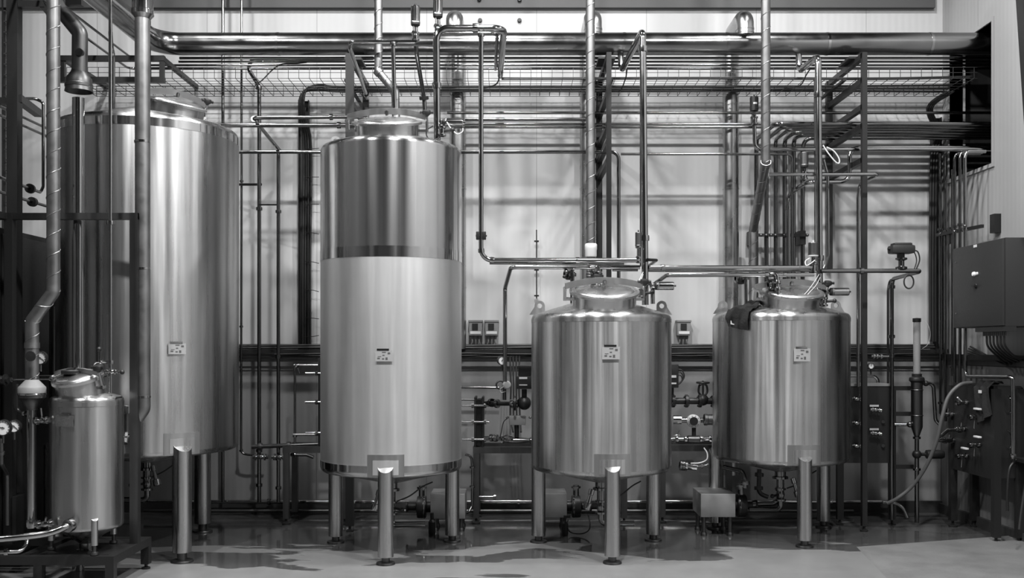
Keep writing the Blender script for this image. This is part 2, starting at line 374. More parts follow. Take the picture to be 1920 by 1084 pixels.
# ================================================================ TANKS
def sign(parent, c, R, ang, z, wd=.14, h=.105, mat='lightgrey'):
    a = wd / R / 2
    sp_ = MB().curved((c.x, c.y, 0), R + .012, ang - a, ang + a, z, z + h, .006, 6).build('sign_holder', mat, parent, 'pale sign plate with a few lines of small print')
    m = MB().curved((c.x, c.y, 0), R + .018, ang - a * .8, ang + a * .6, z + h, z + h + .014, .004, 4); m.build('clip', 'bright', sp_)
    k = MB()
    for (u0, u1, v0, v1) in ((-.2, .25, .80, .88), (.45, .75, .66, .82), (-.15, .1, .52, .6), (-.75, -.45, .22, .34), (-.2, .05, .18, .28), (.2, .45, .14, .36), (-.7, -.3, .42, .46)):
        k.curved((c.x, c.y, 0), R + .018, ang + a * u0, ang + a * u1, z + h * v0, z + h * v1, .0015, 2)
    k.build('print', 'ink', sp_)
def tank(name, label, c, R, zb, zt, leg_angles, man, mats, leg_r=.062, foot_z=.06, slope=17, group='upright steel tanks', bands=(), lugs=(), ly=None, shells=None, pads=True, z_floor=0.0, signs=(), neck_h=.08, lid_r=.285, bar_rise=.05):
    """man = (direction angle, radius of the manway centre on the cone)"""
    rt = thing(name, label, 'tank', (c[0], c[1], z_floor), group); c = Vector((c[0], c[1], 0)); tn = math.tan(math.radians(slope)); apex = zt + (R - .05) * tn
    k = .045 if R > .4 else .03
    body = [(R, zb + k), (R, zt - k)]
    cuts = shells or [(zb + k, zt - k, mats['shell'], 'shell')]
    for (z0, z1, m, nm) in cuts: MB().lathe([(R, z0), (R, z1)], c, n=96).build(nm, m, rt)
    for (z0, z1, m) in bands: MB().lathe([(R - .002, z0), (R + .0025, z0), (R + .0025, z0), (R + .0025, z1), (R + .0025, z1), (R - .002, z1)], c, n=96).build('weld_band', m, rt)
    # bottom: knuckle and shallow cone
    kn = [(R - k * (1 - math.cos(t)), zb + k - k * math.sin(t)) for t in [math.pi / 2 * i / 6 for i in range(7)]]
    MB().lathe(kn + [(R - k, zb), (R * .5, zb - .05), (.05, zb - .11), (0, zb - .11)], c, n=96).build('bottom', mats['bottom'], rt)
    th = math.radians(90 - slope)
    top = [(R - k + k * math.cos(t), zt - k + k * math.sin(t)) for t in [th * i / 7 for i in range(8)]]
    r1, z1 = top[-1]
    MB().lathe(top + [(r1 * .5, z1 + r1 * .5 * tn), (0, z1 + r1 * tn)], c, n=96).build('top_cone', mats['top'], rt)
    cone = lambda r: z1 + (r1 - r) * tn
    # legs
    for la in leg_angles:
        la = math.radians(la); d = Vector((math.cos(la), math.sin(la), 0)); p = c + d * (R - .005); ztop = zb + .1
        sd = Vector((-d.y, d.x, 0)); n = 28; vs = []; fs = []; sm = []
        for lev in range(2):
            for i in range(n):
                a = 2 * math.pi * i / n; ou = math.cos(a) * leg_r
                z = foot_z if lev == 0 else ztop - .75 * max(0, ou)
                vs.append(p + d * ou + sd * math.sin(a) * leg_r + Vector((0, 0, z + 0)))
        for i in range(n): fs.append((i, (i + 1) % n, n + (i + 1) % n, n + i)); sm.append(True)
        fs += [tuple(range(n - 1, -1, -1)), tuple(range(n, 2 * n))]; sm += [False, False]
        lg = MB()._add(vs, fs, sm).build('leg', 'leg', rt)
        s_ = z_floor
        MB().lathe([(leg_r * .52, foot_z + .01), (leg_r * .52, s_ + .022), (leg_r * 1.15, s_ + .016), (leg_r * 1.2, s_ + .008), (leg_r * 1.2, s_), (0, s_)], p, n=28).build('foot', 'frame', lg)
        if pads:
            MB().curved((c.x, c.y, 0), R + .0005, la - .145 / R, la + .145 / R, zb + .015, zb + .19, .004).build('leg_pad', mats['pad'], rt)
            MB().curved((c.x, c.y, 0), R + .004, la - .10 / R, la + .10 / R, zb + .03, zb + .145, .004).build('leg_pad', mats['shell'] if not shells else shells[0][2], rt)
    # manway
    ma, mr = man; ma = math.radians(ma); d = Vector((math.cos(ma), math.sin(ma), 0)); sl = math.radians(slope)
    nrm = (d * math.sin(sl) + Vector((0, 0, math.cos(sl)))).normalized(); u = Vector((-d.y, d.x, 0)); u = u if u.x > 0 else -u
    if abs(u.x) < .05: u = Vector((1, 0, 0))
    vv = nrm.cross(u).normalized()
    base = c + d * mr + Vector((0, 0, cone(mr)))
    MT = Matrix((u, vv, nrm)).transposed().to_4x4(); MT.translation = base
    q = lid_r; nr = q * .915
    MB(MT).lathe([(nr, -.06), (nr, neck_h), (nr, neck_h), (nr - .01, neck_h)], n=64).build('manway_neck', mats['neck'], rt)
    ld = MB(MT).lathe([(nr, neck_h + .002), (q, neck_h + .002), (q, neck_h + .002), (q, neck_h + .02), (q, neck_h + .02), (q * .9, neck_h + .024)] + [(q * .86 * math.cos(t), neck_h + .024 + .034 * math.sin(t)) for t in [math.pi / 2 * i / 8 for i in range(9)]], n=64).build('manway_lid', 'lid', rt)
    # arched closing bar over the lid, along u
    pts = []; nseg = 24; L = q * 1.13
    for i in range(nseg + 1):
        t = -1 + 2 * i / nseg; pts.append((t * L, neck_h + .03 + bar_rise * (1 - abs(t) ** 2.0)))
    m = MB(MT); hgt = .05 if R > .4 else .03; vs = []; fs = []
    for (a_, h_) in pts:
        for yy, zz in ((-.006, 0), (.006, 0), (.006, hgt), (-.006, hgt)): vs.append((a_, yy, h_ + zz))
    for i in range(nseg):
        for j in range(4): fs.append((i * 4 + j, (i + 1) * 4 + j, (i + 1) * 4 + (j + 1) % 4, i * 4 + (j + 1) % 4))
    fs += [(3, 2, 1, 0), (nseg * 4, nseg * 4 + 1, nseg * 4 + 2, nseg * 4 + 3)]
    m._add(vs, fs, False).build('closing_bar', 'pad', rt)
    MB(MT).cyl((0, 0, neck_h + .07), (0, 0, neck_h + bar_rise + .06), .012).cyl((0, 0, neck_h + bar_rise + .03), (0, 0, neck_h + bar_rise + .055), .02, n=6).build('lid_bolt', 'bright', rt)
    sgn = -1
    MB(MT).box((-L, 0, neck_h - .01), (.025, .05, .10)).cyl((-L, -.04, neck_h + .03), (-L, .04, neck_h + .03), .014).box((-q * .98, 0, neck_h - .05), (.09, .035, .02)).build('hinge', 'leg', rt)
    kb = MB(MT).cyl((L, 0, neck_h - .06), (L, 0, neck_h + .08), .011).box((q * .98, 0, neck_h - .05), (.09, .035, .02)).build('clamp_bolt', 'bright', rt)
    MB(MT).lathe([(.012, .06), (.02, .07), (.034, .08), (.036, .1), (.03, .112), (0, .114)], (L, 0, neck_h), n=16).cyl((L - .055, 0, neck_h + .094), (L + .055, 0, neck_h + .094), .012, n=10).build('clamp_knob', 'black', kb)
    # lifting lugs
    for la, lr in lugs:
        la = math.radians(la); dd = Vector((math.cos(la), math.sin(la), 0)); o = c + dd * lr + Vector((0, 0, cone(lr) - .012))
        sgx = 1 if dd.x > 0 else -1
        out = [(.075 * sgx, 0)] + [(.012 * sgx * -1 + .044 * math.cos(t) * sgx, .075 + .044 * math.sin(t)) for t in [math.radians(-10 + 200 * i / 12) for i in range(13)]] + [(-.058 * sgx, .0), (0, 0)]
        MB().plate_hole(out, (-.012 * sgx, .075), .021, .014, o, Vector((1, 0, 0)), Vector((0, 0, 1))).build('lifting_lug', 'pad', rt)
    # outlet under the bottom
    MB().lathe([(.05, 0), (.05, -.05), (.07, -.055), (.07, -.075), (.035, -.08), (.035, -.16)], c + Vector((0, 0, zb - .10)), n=24).build('outlet_neck', 'pipe', rt)
    for (ang, z, ww, hh, mt_) in signs: sign(rt, c, R, math.radians(ang), z, ww, hh, mt_)
    return rt, cone
base_m = dict(shell='brushed', bottom='brushed', top='brushed', pad='pad', neck='brushed')
T1C, T2C, T3C, T4C = (-3.09, 8.36), (-1.012, 8.286), (.751, 8.32), (2.44, 8.97)
def ang(cx, cy, px, Yd): x = (px - CX) / F * Yd; return math.degrees(math.atan2(Yd - cy, x - cx))
T1, cone1 = tank('storage_tank', 'widest and tallest brushed steel tank, at the left behind the spiral duct', T1C, .75, .83, 3.53,
    [-49.5, 70.5, 190.5], (-38, .40), base_m, .074, .08, bands=((3.42, 3.485, 'ring'),), lugs=((175, .68),), lid_r=.25, neck_h=.055, signs=((ang(*T1C, 341, 7.66), 1.64, .135, .085, 'plate'),))
satin_m = dict(shell='satin', bottom='mirror', top='mirror', pad='pad', neck='mirror')
T2, cone2 = tank('fermentation_tank', 'tall slender steel tank with polished upper half above a weld band and matt lower half', T2C, .587, .665, 3.36,
    [-87.5, 32.5, 152.5], (-90, .27), satin_m, .062, .06, lugs=((172, .5),), neck_h=.06, signs=((ang(*T2C, 720, 7.7), 1.585, .13, .085, 'plate'),),
    bands=((2.405, 2.49, 'ring'), (.71, .765, 'ring')), shells=[(.71, 2.41, 'satin', 'lower_shell'), (2.41, 3.315, 'mirror', 'upper_shell')])
dirty = dict(shell='brushed_dirty', bottom='brushed', top='brushed', pad='pad', neck='mirror')
T3, cone3 = tank('mixing_tank', 'short brushed steel tank on three legs between the tall tank and the pump box', T3C, .587, .667, 1.975,
    [-86.5, 33.5, 153.5], (-90, .27), dirty, .062, .06, lugs=((178, .53), (4, .53)), signs=((ang(*T3C, 1145, 7.74), 1.60, .135, .10, 'plate'),), bands=((1.9, 1.93, 'brushed'),))
T4, cone4 = tank('mixing_tank', 'short brushed steel tank at the right with a black cloth over its rim', T4C, .605, .675, 2.0,
    [-86, 34, 154], (-88, .27), dirty, .062, .06, lugs=((176, .53), (4, .53)), signs=((ang(*T4C, 1502, 8.38), 1.575, .135, .11, 'plate'),), bands=((1.925, 1.955, 'brushed'),))
T5C = (-3.06, 7.1)
T5, cone5 = tank('dosing_tank', 'small brushed steel tank on the dark skid at the lower left', T5C, .25, .40, 1.345,
    [-55, 65, 185], (-110, .06), base_m, .024, .31, pads=False, z_floor=.245, neck_h=.07, lid_r=.178, bar_rise=.03, signs=((ang(*T5C, 130, 6.9), 1.145, .125, .075, 'pad'),), bands=((1.28, 1.31, 'brushed'),))

# ================================================================ PIPE RACK ALONG THE BACK WALL
OX = 5.4                                                    # the rack runs on through the opening to here
def xr(Y): return CX + OX / Y * F                           # photo x of that end at distance Y
DZ, DY = EYE + (HZ - 82.5) / F * 9.4, 9.4                   # ventilation duct axis
d_ = .21
root = thing('ventilation_duct', 'thick polished ventilation duct across the top of the photo into the wall opening', 'duct', (0, DY, DZ - .1))
path = fillet([(-3.40, 4.2, DZ), (-3.40, DY, DZ), (OX, DY, DZ)], .26, 10)
MB().sweep(path, d_ / 2, 40).build('tube', 'duct_polish', root)
for x in (522, 1170, 1362, 1550, 1742):
    X = (x - CX) / F * DY
    MB().lathe([(d_ / 2, -.012), (d_ / 2 + .003, -.012), (d_ / 2 + .003, .012), (d_ / 2, .012)], (X, DY, DZ), (1, 0, 0), 40).build('duct_joint', 'bright' if x > 1400 else 'duct_polish', root)
for i, px in enumerate((852, 1112, 1397)):                  # branches: out of the duct, back over and down the wall
    r_ = (.082, .085, .082)[i]; X = (px - CX) / F * DY; yb = BW - .13
    bend = [Vector((X, DY, DZ + .08)), Vector((X, DY, DZ + .26)), Vector((X, yb, DZ + .26)), Vector((X, yb, (1.675, 1.0, .4)[i]))]
    rt = thing('branch_duct', ['branch duct bending over the main duct and down the wall behind the tall slender tank', 'branch duct bending over the main duct behind the middle spiral duct', 'branch duct bending over the main duct and down behind the tank with the black cloth'][i], 'duct', bend[-1], 'branch ducts')
    MB().sweep(fillet(bend, .17, 10), r_, 28).build('tube', 'elbow', rt)
    for z in (DZ + .105, DZ + .14):
        MB().lathe([(r_, -.008), (r_ + .004, -.008), (r_ + .004, .008), (r_, .008)], (X, DY, z), n=28).build('duct_joint', 'elbow', rt)
    for z in (3.3, 2.3):
        if z > bend[-1].z + .1: MB().lathe([(r_, -.006), (r_ + .004, -.006), (r_ + .004, .006), (r_, .006)], (X, yb, z), n=28).build('duct_joint', 'elbow', rt)
# four thin tubes in one layer under the duct, two of them turning towards the front at the left
ZL = EYE + (HZ - 109) / F * 9.5
for i, (Y, dd) in enumerate(((9.5, .027), (9.62, .022), (9.74, .022), (9.86, .024))):
    o = ['nearest to the front, under the duct', 'second from the front, under the duct', 'third from the front, under the duct', 'rearmost, just above the wire tray'][i]
    lab = 'thin dark horizontal tube of the layer of four, ' + o
    if i in (0, 1): q = [Vector((-3.2 - .05 * i, Y, ZL)), Vector((OX, Y, ZL))]
    else: q = [Vector((-3.66 - .17 * (i - 2), 5.0, ZL)), Vector((-3.66 - .17 * (i - 2), Y, ZL)), Vector((OX, Y, ZL))]
    pipe(lab, q, 0, dm=dd, bend=3, group='thin tubes under the duct')
# long single runs
pipe('dark horizontal tube right under the wire tray, ending at the tall slender tank', [(838, 211.5, 9.7), (xr(9.7), 211.5, 9.7)], 5.5)
pipe('thick dark horizontal tube from the tall slender tank to the middle support frame', [(872, 224, 9.15), (1112, 224, 9.15)], 7)
pipe('horizontal tube, upper of the close pair running the length of the rack', [(850, 233, 9.2), (1432, 233, 9.2)], 4.5)
pipe('horizontal tube, lower of the close pair running the length of the rack', [(850, 238.5, 9.2), (1440, 238.5, 9.2)], 5)
pipe('thick horizontal tube leaving the widest tank towards the middle frame at lid height', [(415, 235, 8.9), (645, 235, 8.9), (690, 235, 8.9)], 8, rings=[(640, 235)])
pipe('horizontal tube just above lid height ending in a dip beside the tall slender tank', [(525, 283, 9.6), (474, 221, 8.75), (690, 219, 8.75)], 7, bend=1.2, rings=[(622, 220), (476, 224)])
pipe('horizontal tube behind the tall tank turning down behind the middle post', [(442, 285, 9.5), (1160, 285, 9.5), (1160, 600, 9.5)], 7, bend=2)
# pipes with swan necks at the left
pipe('hook-ended tube above the wire tray, going down left of the cable riser', [(700, 109, 9.75), (470, 112, 9.75), (466, 130, 9.75), (486, 162, 9.75), (486, 942, 9.75)], 7.5, bend=1.5, rings=[(486, 170), (486, 384), (486, 850), (486, 935)])
pipe('tall thin wall tube right of the widest tank, leftmost of its row', [(453, -10, 9.9), (453, 340, 9.9), (452, 850, 9.9), (466, 853, 9.9), (500, 853, 9.9)], 4.5, rings=[(453, 336), (452, 610), (452, 845)], bend=3)
pipe('left one of two thin wall tubes reaching the roof beside the widest tank', [(418, -10, 9.95), (418, 941, 9.95)], 6)
pipe('tube with a sight glass going down to the frame table, right of the hooked one', [(522, 288, 9.6), (522, 942, 9.6)], 7, rings=[(522, 384), (522, 682), (522, 855), (522, 935)])
pipe('short bridge tube between the wall tube and the hooked tube', [(448, 346, 9.86), (490, 346, 9.78)], 5)
pipe('short cross strut tying the hooked tube to its right neighbour', [(486, 384, 9.68), (522, 384, 9.6)], 3)
pipe('bright floor-level pipe along the back wall', [(270, 941, 10.0), (1675, 941, 10.0)], 7, mat='bright', rings=[(487, 941), (523, 941), (740, 941), (1000, 941), (1300, 941), (1560, 941)])
pipe('lower dull pipe along the wall foot', [(270, 958, 9.95), (1600, 958, 9.95)], 6, mat='frame')

# ---------------------------------------------------------------- six-tube layer that turns down the wall behind the right tank
ZS = EYE + (HZ - 232.5) / F * 9.32
for i, vx in enumerate((1418, 1437, 1454, 1471, 1488, 1505)):
    Yh = (9.32, 9.44, 9.56, 9.68, 9.80, 9.92)[i]; yv = 10.02; X = (vx - CX) / F * yv
    q = [Vector((OX, Yh, ZS)), Vector((X, Yh, ZS)), Vector((X, yv, ZS)), Vector((X, yv, 1.0))]
    if i == 5: q = [Vector((OX, Yh, ZS)), Vector((X, Yh + .03, ZS)), Vector((X, yv, ZS - .12)), Vector((X, yv, 1.0))]
    if yv - Yh < .14 and i < 5: q[2].y = Yh + .09
    pipe('wall tube turning down out of the six-tube layer, %s from the left' % ['first', 'second', 'third', 'fourth', 'fifth', 'sixth'][i], q, 0, dm=.044 if i != 2 else .038, bend=1.7, group='tubes of the six-tube layer')
pipe('collector tube behind the right short tank joining the six wall tubes', [Vector((P(1408, 0, 10.02).x, 10.02, 1.0)), Vector((P(1515, 0, 10.02).x, 10.02, 1.0))], 0, dm=.06)
rl = thing('pipe_clamp_rail', 'dark clamp rail holding the six wall tubes behind the right tank', 'pipe clamp', P(1460, 445, 9.95))
MB().bar(P(1408, 441, 9.96), P(1512, 441, 9.96), .03, .03).build('rail', 'dark', rl)
for vx in (1409, 1501): MB().box(P(vx, 447, 10.06), (.06, .16, .14)).build('bracket', 'dark', rl)
for vx in (1427, 1437, 1446, 1454, 1471, 1480, 1514): MB().ball(P(vx, 441, 9.935), .016, 10).build('clamp_nut', 'frame', rl)
# ---------------------------------------------------------------- tubes around the right-hand post
pipe('bright level tube from the wall opening, rising to the black cylinder valve', [(xr(9.2), 280, 9.2), (1416, 280, 9.2), (1413, 214, 9.2)], 8, mat='bright', bend=1.4, rings=[(1413, 225)])
pipe('thin horizontal tube behind the right tank bending down between the wall tubes', [(1164, 289, 9.6), (1485, 289, 9.6), (1485, 560, 9.6)], 5, bend=2)
pipe('bright tube stepping down beside the right post and sloping away to the wall', [(xr(9.33), 277, 9.33), (1593, 277, 9.33), (1593, 341, 9.33), (1512, 341, 9.33), (1478, 366, 9.85), (1478, 600, 9.85)], 8, mat='bright', bend=2.2, rings=[(1478, 388)])
pipe('bright horizontal tube with an open hairpin end right of the post', [(1441, 327, 8.85), (1647, 327, 8.85), (1612, 346, 9.35), (1609, 372, 9.35), (1609, 725, 9.35)], 7, mat='bright', bend=1.5)
pipe('slim tube right of the tank neck pipe with a hooked lower end', [(1544, 300, 9.2), (1552, 330, 9.2), (1553, 480, 9.2), (1546, 502, 9.2), (1538, 508, 9.2)], 6, mat='bright', bend=3)
pipe('thin black conduit beside the right tank neck pipe', [(1527, 150, 9.25), (1528, 460, 9.25)], 2.2, mat='cable', name='cable_conduit', cat='conduit')
# ---------------------------------------------------------------- neck pipes of the tanks
pipe('thick neck pipe rising from the tall slender tank with a level top run', [(820, 262, 8.15), (818, 53, 8.15), (945, 53, 8.15), (938, 141, 9.5)], 12.5, mat='bright', bend=1.7, rings=[(819, 164), (890, 53)], rr=1.35, n=20)
pipe('thinner companion tube under the level part of the tall neck pipe', [(830, 62, 8.25), (932, 63, 8.25), (929, 130, 9.3)], 6, bend=2)
pipe('thick neck pipe of the middle short tank with its sharp top bend', [(1210, 572, 8.36), (1205, 58, 8.36), (1166, 132, 9.42), (1163, 100, 9.42)], 12, mat='bright', bend=1.0, rings=[(1208, 97), (1209, 442), (1209, 530)], rr=1.35, n=20)
pipe('thin tube alongside the neck pipe of the middle short tank', [(1201, 105, 8.5), (1201, 500, 8.5)], 3, mat='pipe')
pipe('thick neck pipe of the right short tank with a round top bend', [(1537, 580, 8.8), (1534, 105, 8.8), (1499, 133, 9.4), (1497, 98, 9.4)], 12, mat='bright', bend=1.3, rings=[(1535, 178), (1536, 488), (1536, 545)], rr=1.35, n=20)
pipe('slim upright tube in front of the tall slender tank lid', [(737, 78, 8.15), (740, 216, 8.15)], 8, mat='bright', rings=[(737, 84)])
pipe('level tube left of the upright one, its left end sloping down to the rack', [(779, 78.5, 8.2), (657, 78.5, 8.2), (656, 90, 8.25), (689, 184, 9.55)], 7.5, mat='bright', bend=1.6, rings=[(686, 178)])
pipe('dark sloping tube under the cylinder valve of the tall slender tank', [(780, 86, 8.2), (781, 100, 8.22), (795, 182, 8.6), (797, 214, 8.6)], 8, bend=2, rings=[(793, 184)], ringmat='black', rr=2.2)
pipe('long upright tube turning level left of the middle tank neck pipe', [(902, 66, 8.1), (902, 488, 8.1), (1196, 488, 8.3), (1196, 492, 8.3)], 9, mat='bright', bend=2.3, rings=[(902, 72), (903, 470), (922, 488), (1080, 488)], rr=1.3)
cl = thing('pipe_hanger', 'black pipe clamp on the long upright tube right of the tall slender tank', 'pipe clamp', P(902, 446, 8.1))
for dx in (-6, 6): MB().box(P(902 + dx, 442, 8.1), (.03, .05, .065), bev=.006).build('jaw', 'iron', cl)
MB().cyl(P(892, 442, 8.09), P(913, 442, 8.09), .008).build('bolt', 'iron', cl)
pipe('shorter level tube just below, behind the level run left of the middle neck pipe', [(918, 493, 8.45), (1170, 494, 8.45)], 6)
pipe('level tube over the middle tank, bent down at the left to the heat exchanger valves', [(1200, 501, 8.35), (958, 501, 8.35), (947, 540, 8.75), (947, 716, 8.75)], 8, mat='bright', bend=1.2, rings=[(1105, 501), (1138, 501)], rr=1.2)
pipe('level tube stub behind the middle post at lid-valve height', [(1148, 506, 8.75), (1196, 506, 8.75)], 6)
pipe('upper bright level tube linking the middle and right tanks', [(1216, 502, 8.36), (1528, 502, 8.62)], 9, mat='bright', rings=[(1238, 502)], rr=1.3)
pipe('middle level tube linking the middle and right tanks', [(1216, 507.5, 8.5), (1524, 507.5, 8.8)], 5)
pipe('lower level tube from the middle tank cylinder, rising then running to the right tank', [(1224, 570, 8.3), (1224, 535, 8.3), (1250, 516, 8.5), (1526, 515, 8.6)], 8, mat='bright', bend=1.6, rings=[(1437, 515), (1468, 515)], rr=1.2)
pipe('dark pointed tube stub right of the middle neck pipe', [(1214, 487, 8.3), (1231, 488, 8.4), (1216, 499, 8.7)], 6, mat='pipe', bend=.6)
pipe('level tube from the right tank past the post, ending in a hairpin drop', [(1540, 508, 8.75), (1724, 508, 8.75), (1722, 510, 8.77), (1674, 523, 9.35), (1672, 540, 9.35), (1672, 975, 9.35)], 8, mat='pipe', bend=1.3, rings=[(1613, 508), (1672, 538), (1672, 628), (1672, 675)], rr=1.5)
pipe('slim dark tube left beside the drop of the hairpin tube', [(1700, 516, 9.05), (1668, 526, 9.45), (1665, 545, 9.45), (1665, 720, 9.45)], 4.5, mat='dark', bend=2)
pipe('thin sensor rod on the wall between the tall and middle tanks', [(1006, 431, 10.08), (1006, 560, 10.08)], 2.2, mat='wire', name='sensor_rod', cat='sensor', rings=[(1006, 452), (1006, 505), (1006, 558)], rr=4, rw=1.2, ringmat='black')
MBs = None
# ---------------------------------------------------------------- spiral ducts
def spiral(label, pts, dpx, pitch, seams=True, mat='duct', rings=()):
    q = [P(*a) for a in pts]; q[0].z = CEIL; d = M_(dpx, sum(a.y for a in q) / len(q)); root = thing('spiral_duct', label, 'duct', min(q, key=lambda a: a.z), 'spiral ducts')
    MB().sweep(fillet(q, d * .35, 3), d / 2, 26).build('tube', mat, root)
    for i in range(len(q) - 1):
        a, b = q[i], q[i + 1]; L = (b - a).length; t = (b - a) / L; u = t.orthogonal().normalized(); v = t.cross(u); n = int(L / pitch * 20)
        if n < 20: continue
        hp = [a + t * (L * k / n) + (u * math.cos(2 * math.pi * L * k / n / pitch) + v * math.sin(2 * math.pi * L * k / n / pitch)) * (d / 2) for k in range(n + 1)]
        MB().sweep(hp, (.0036), 5).build('spiral_seam', mat, root)
    for (x, y) in rings:
        c, t = near_on(q, x, y)
        MB().lathe([(d / 2, -.02), (d / 2 + .006, -.02), (d / 2 + .006, -.02), (d / 2 + .006, .02), (d / 2 + .006, .02), (d / 2, .02)], c, t, 26).build('sleeve', 'duct', root)
    return root
spiral('grey spiral duct with a double bend in front of the widest tank', [(100, -60, 7.0), (100, 548, 7.0), (60, 602, 7.0), (60, 712, 7.0)], 24, .145, rings=[(60, 650)])
spiral('grey spiral duct kinked sideways down to the lid of the tall slender tank', [(709.5, -60, 8.35), (709.5, 135, 8.35), (741, 172, 8.35), (743, 232, 8.25)], 15, .12, rings=[(709.5, 133)])
spiral('grey spiral duct dropping straight behind the middle short tank lid', [(1106, -60, 8.85), (1107.5, 555, 8.85)], 17, .14)
rt = thing('duct_coupling', 'bright ribbed coupling at the lower end of the middle spiral duct', 'coupling', P(1108, 500, 8.85))
MB().lathe([(.048, 0), (.052, .01), (.052, .06), (.055, .07), (.055, .11), (.048, .12)], P(1108, 482, 8.85), n=28).build('sleeve', 'lightgrey', rt)
for k in range(7): MB().ring(P(1108, 484 + k * 5 + 4, 8.85), (0, 0, 1), .043, .005).build('bellows_fold', 'duct', rt)
spiral('dark spiral duct with a slanted foot piece behind the right short tank', [(1436, -60, 8.95), (1435.5, 306, 8.95), (1412, 432, 9.75), (1412, 640, 9.75)], 16.5, .15, mat='duct', rings=[(1435.5, 300)])
# ---------------------------------------------------------------- ducts and pipes at the upper left
dn = thing('exhaust_hood_duct', 'shade-coloured duct with an open bell mouth hanging above the polished flue pipe', 'duct', P(148, 175, 7.6))
MB().sweep(fillet([Vector((P(60, 0, 7.6).x, 7.6, CEIL)), P(60, -70, 7.6), P(117, 22, 7.6), P(150, 62, 7.6), P(149, 145, 7.6)], .07, 6), .058, 26).build('tube', 'hood', dn)
c = P(148, 172, 7.6)
MB().lathe([(.05, .18), (.06, .15), (.095, .10), (.098, .06), (.103, .055), (.103, .035), (.098, .03), (.104, 0), (.096, 0), (.09, .06), (.05, .12)], c, n=36).build('bell_mouth', 'hood', dn)
MB().lathe([(.03, -.02), (.03, .01), (.02, .012), (0, .012)], P(149, 98, 7.545), (0, -1, 0), 18).build('inspection_cap', 'black', dn)
MB().box(P(140, 6, 7.45), (.12, .05, .04)).build('bracket', 'dark', dn)
rt = pipe('polished upright flue pipe in front of the left side of the widest tank', [(147, 184, 7.48), (147, 1070, 7.48)], 22, mat='bright', name='flue_pipe', n=28)
pd = thing('downpipe', 'thick grey downpipe before the widest tank with a wider collar at its top', 'pipe', P(262, 783, 7.38))
MB().sweep(fillet([Vector((P(266, 0, 7.38).x, 7.38, CEIL)), P(268, 766, 7.38), P(256, 784, 7.38)], .05, 5), .055, 28).build('tube', 'duct', pd)
c = P(267.5, 28, 7.38)
MB().lathe([(.056, -.03), (.082, .0), (.082, .03), (.076, .035), (.076, .55), (.056, .55)], c, n=32).build('collar', 'bright', pd)
for y in (266, 504, 744): 
    x = 266 + 2 * (y + 60) / 826
    MB().lathe([(.055, -.008), (.058, -.008), (.058, .008), (.055, .008)], P(x, y, 7.38), n=28).build('pipe_joint', 'bright', pd)
pipe('thin polished upright rod pipe before the widest tank, down to the dosing tank valves', [(207, -60, 7.15), (207, 745, 7.15)], 7, mat='bright', rings=[(206.5, 402), (206, 697)], rr=2.0, rw=1.0)
pipe('short hooked tube dropping onto the top of the widest tank', [(207, 60, 7.9), (209, 92, 7.9), (212, 98, 8.0), (212, 205, 8.0)], 8, bend=2)
lt = thing('wire_ladder', 'pale narrow wire ladder on the back wall at the far left edge', 'cable tray', P(13, 640, BW - .04))
for x in (7, 19): MB().bar(P(x, -40, BW - .04), P(x, 640, BW - .04), .016, .05).build('rail', 'frame', lt)
m = MB()
for k in range(34): m.bar(P(7, -40 + 20 * k, BW - .04), P(19, -40 + 20 * k, BW - .04), .008, .008)
m.build('rungs', 'frame', lt)
lc = thing('machine_cabinet', 'tall dark machine cabinet at the left behind the spiral duct', 'cabinet', (-4.35, 8.5, 0))
MB().box((-4.37, 8.78, 1.33), (.76, 2.24, 2.6), bev=.01).build('housing', 'cabinet', lc)
for y in (8.1, 8.88): MB().box((-3.985, y, 1.36), (.016, .76, 2.45), bev=.004).build('door', 'cabinet', lc)
MB().box((-4.37, 8.78, .015), (.7, 2.2, .03)).build('plinth', 'black', lc)
# rack frame at the left (hung from the roof)
fr = thing('pipe_rack_frame', 'dark hanging frame of two beams behind the bell-mouthed duct', 'frame', P(210, 152, 9.15))
for y in (110, 150): MB().bar(P(107, y, 9.15), P(309, y, 9.15), .05, .048).build('beam', 'dark', fr)
for x in (118, 304): MB().bar(P(x, 150, 9.15), P(x, 110, 9.15), .04, .04).build('upright', 'dark', fr)
for x in (103, 279): MB().bar(Vector((P(x, 0, 9.15).x, 9.15, EYE + (HZ - 152) / F * 9.15)), Vector((P(x, 0, 9.15).x, 9.15, CEIL)), .03, .03).build('hanger', 'dark', fr)
for x in (118, 304): MB().bar(P(x, 110, 9.15), Vector((P(x, 0, 9.15).x, BW, EYE + (HZ - 110) / F * 9.15)), .04, .04).build('wall_arm', 'dark', fr)
# left post with its arms and depth-running tubes
po = thing('steel_post', 'dark steel post at the far left edge, wire ladder beside it', 'post', (P(27, 0, 7.7).x, 7.7, 0))
MB().box((P(27, 0, 7.7).x, 7.7, CEIL / 2), (.085, .085, CEIL)).build('column', 'dark', po)
MB().bar(P(27, 9, 7.7), P(86, 9, 7.7), .06, .05).bar(P(80, 9, 7.7), P(98, 30, 7.7), .05, .05).build('bracket_arm', 'dark', po)
MB().bar(P(-30, 190, 7.7), P(27, 190, 7.7), .06, .05).build('cross_beam', 'dark', po)
MB().bar(P(33, 184, 7.7), P(72, 213, 8.35), .06, .06).build('slanted_beam', 'dark', po)
MB().box((P(27, 0, 7.7).x, 7.7, .01), (.16, .16, .02)).build('base_plate', 'dark', po)
pipe('hooked tube by the left post going down in a long U', [(-40, 297, 6.9), (-20, 325, 7.4), (76, 361, 8.55), (81, 350, 8.55), (81, 192, 8.55), (66, 185, 8.55), (40, 185, 8.4)], 6, mat='pipe', bend=1.4, rings=[(56, 353)], ringmat='black', rr=3, rw=1.6)
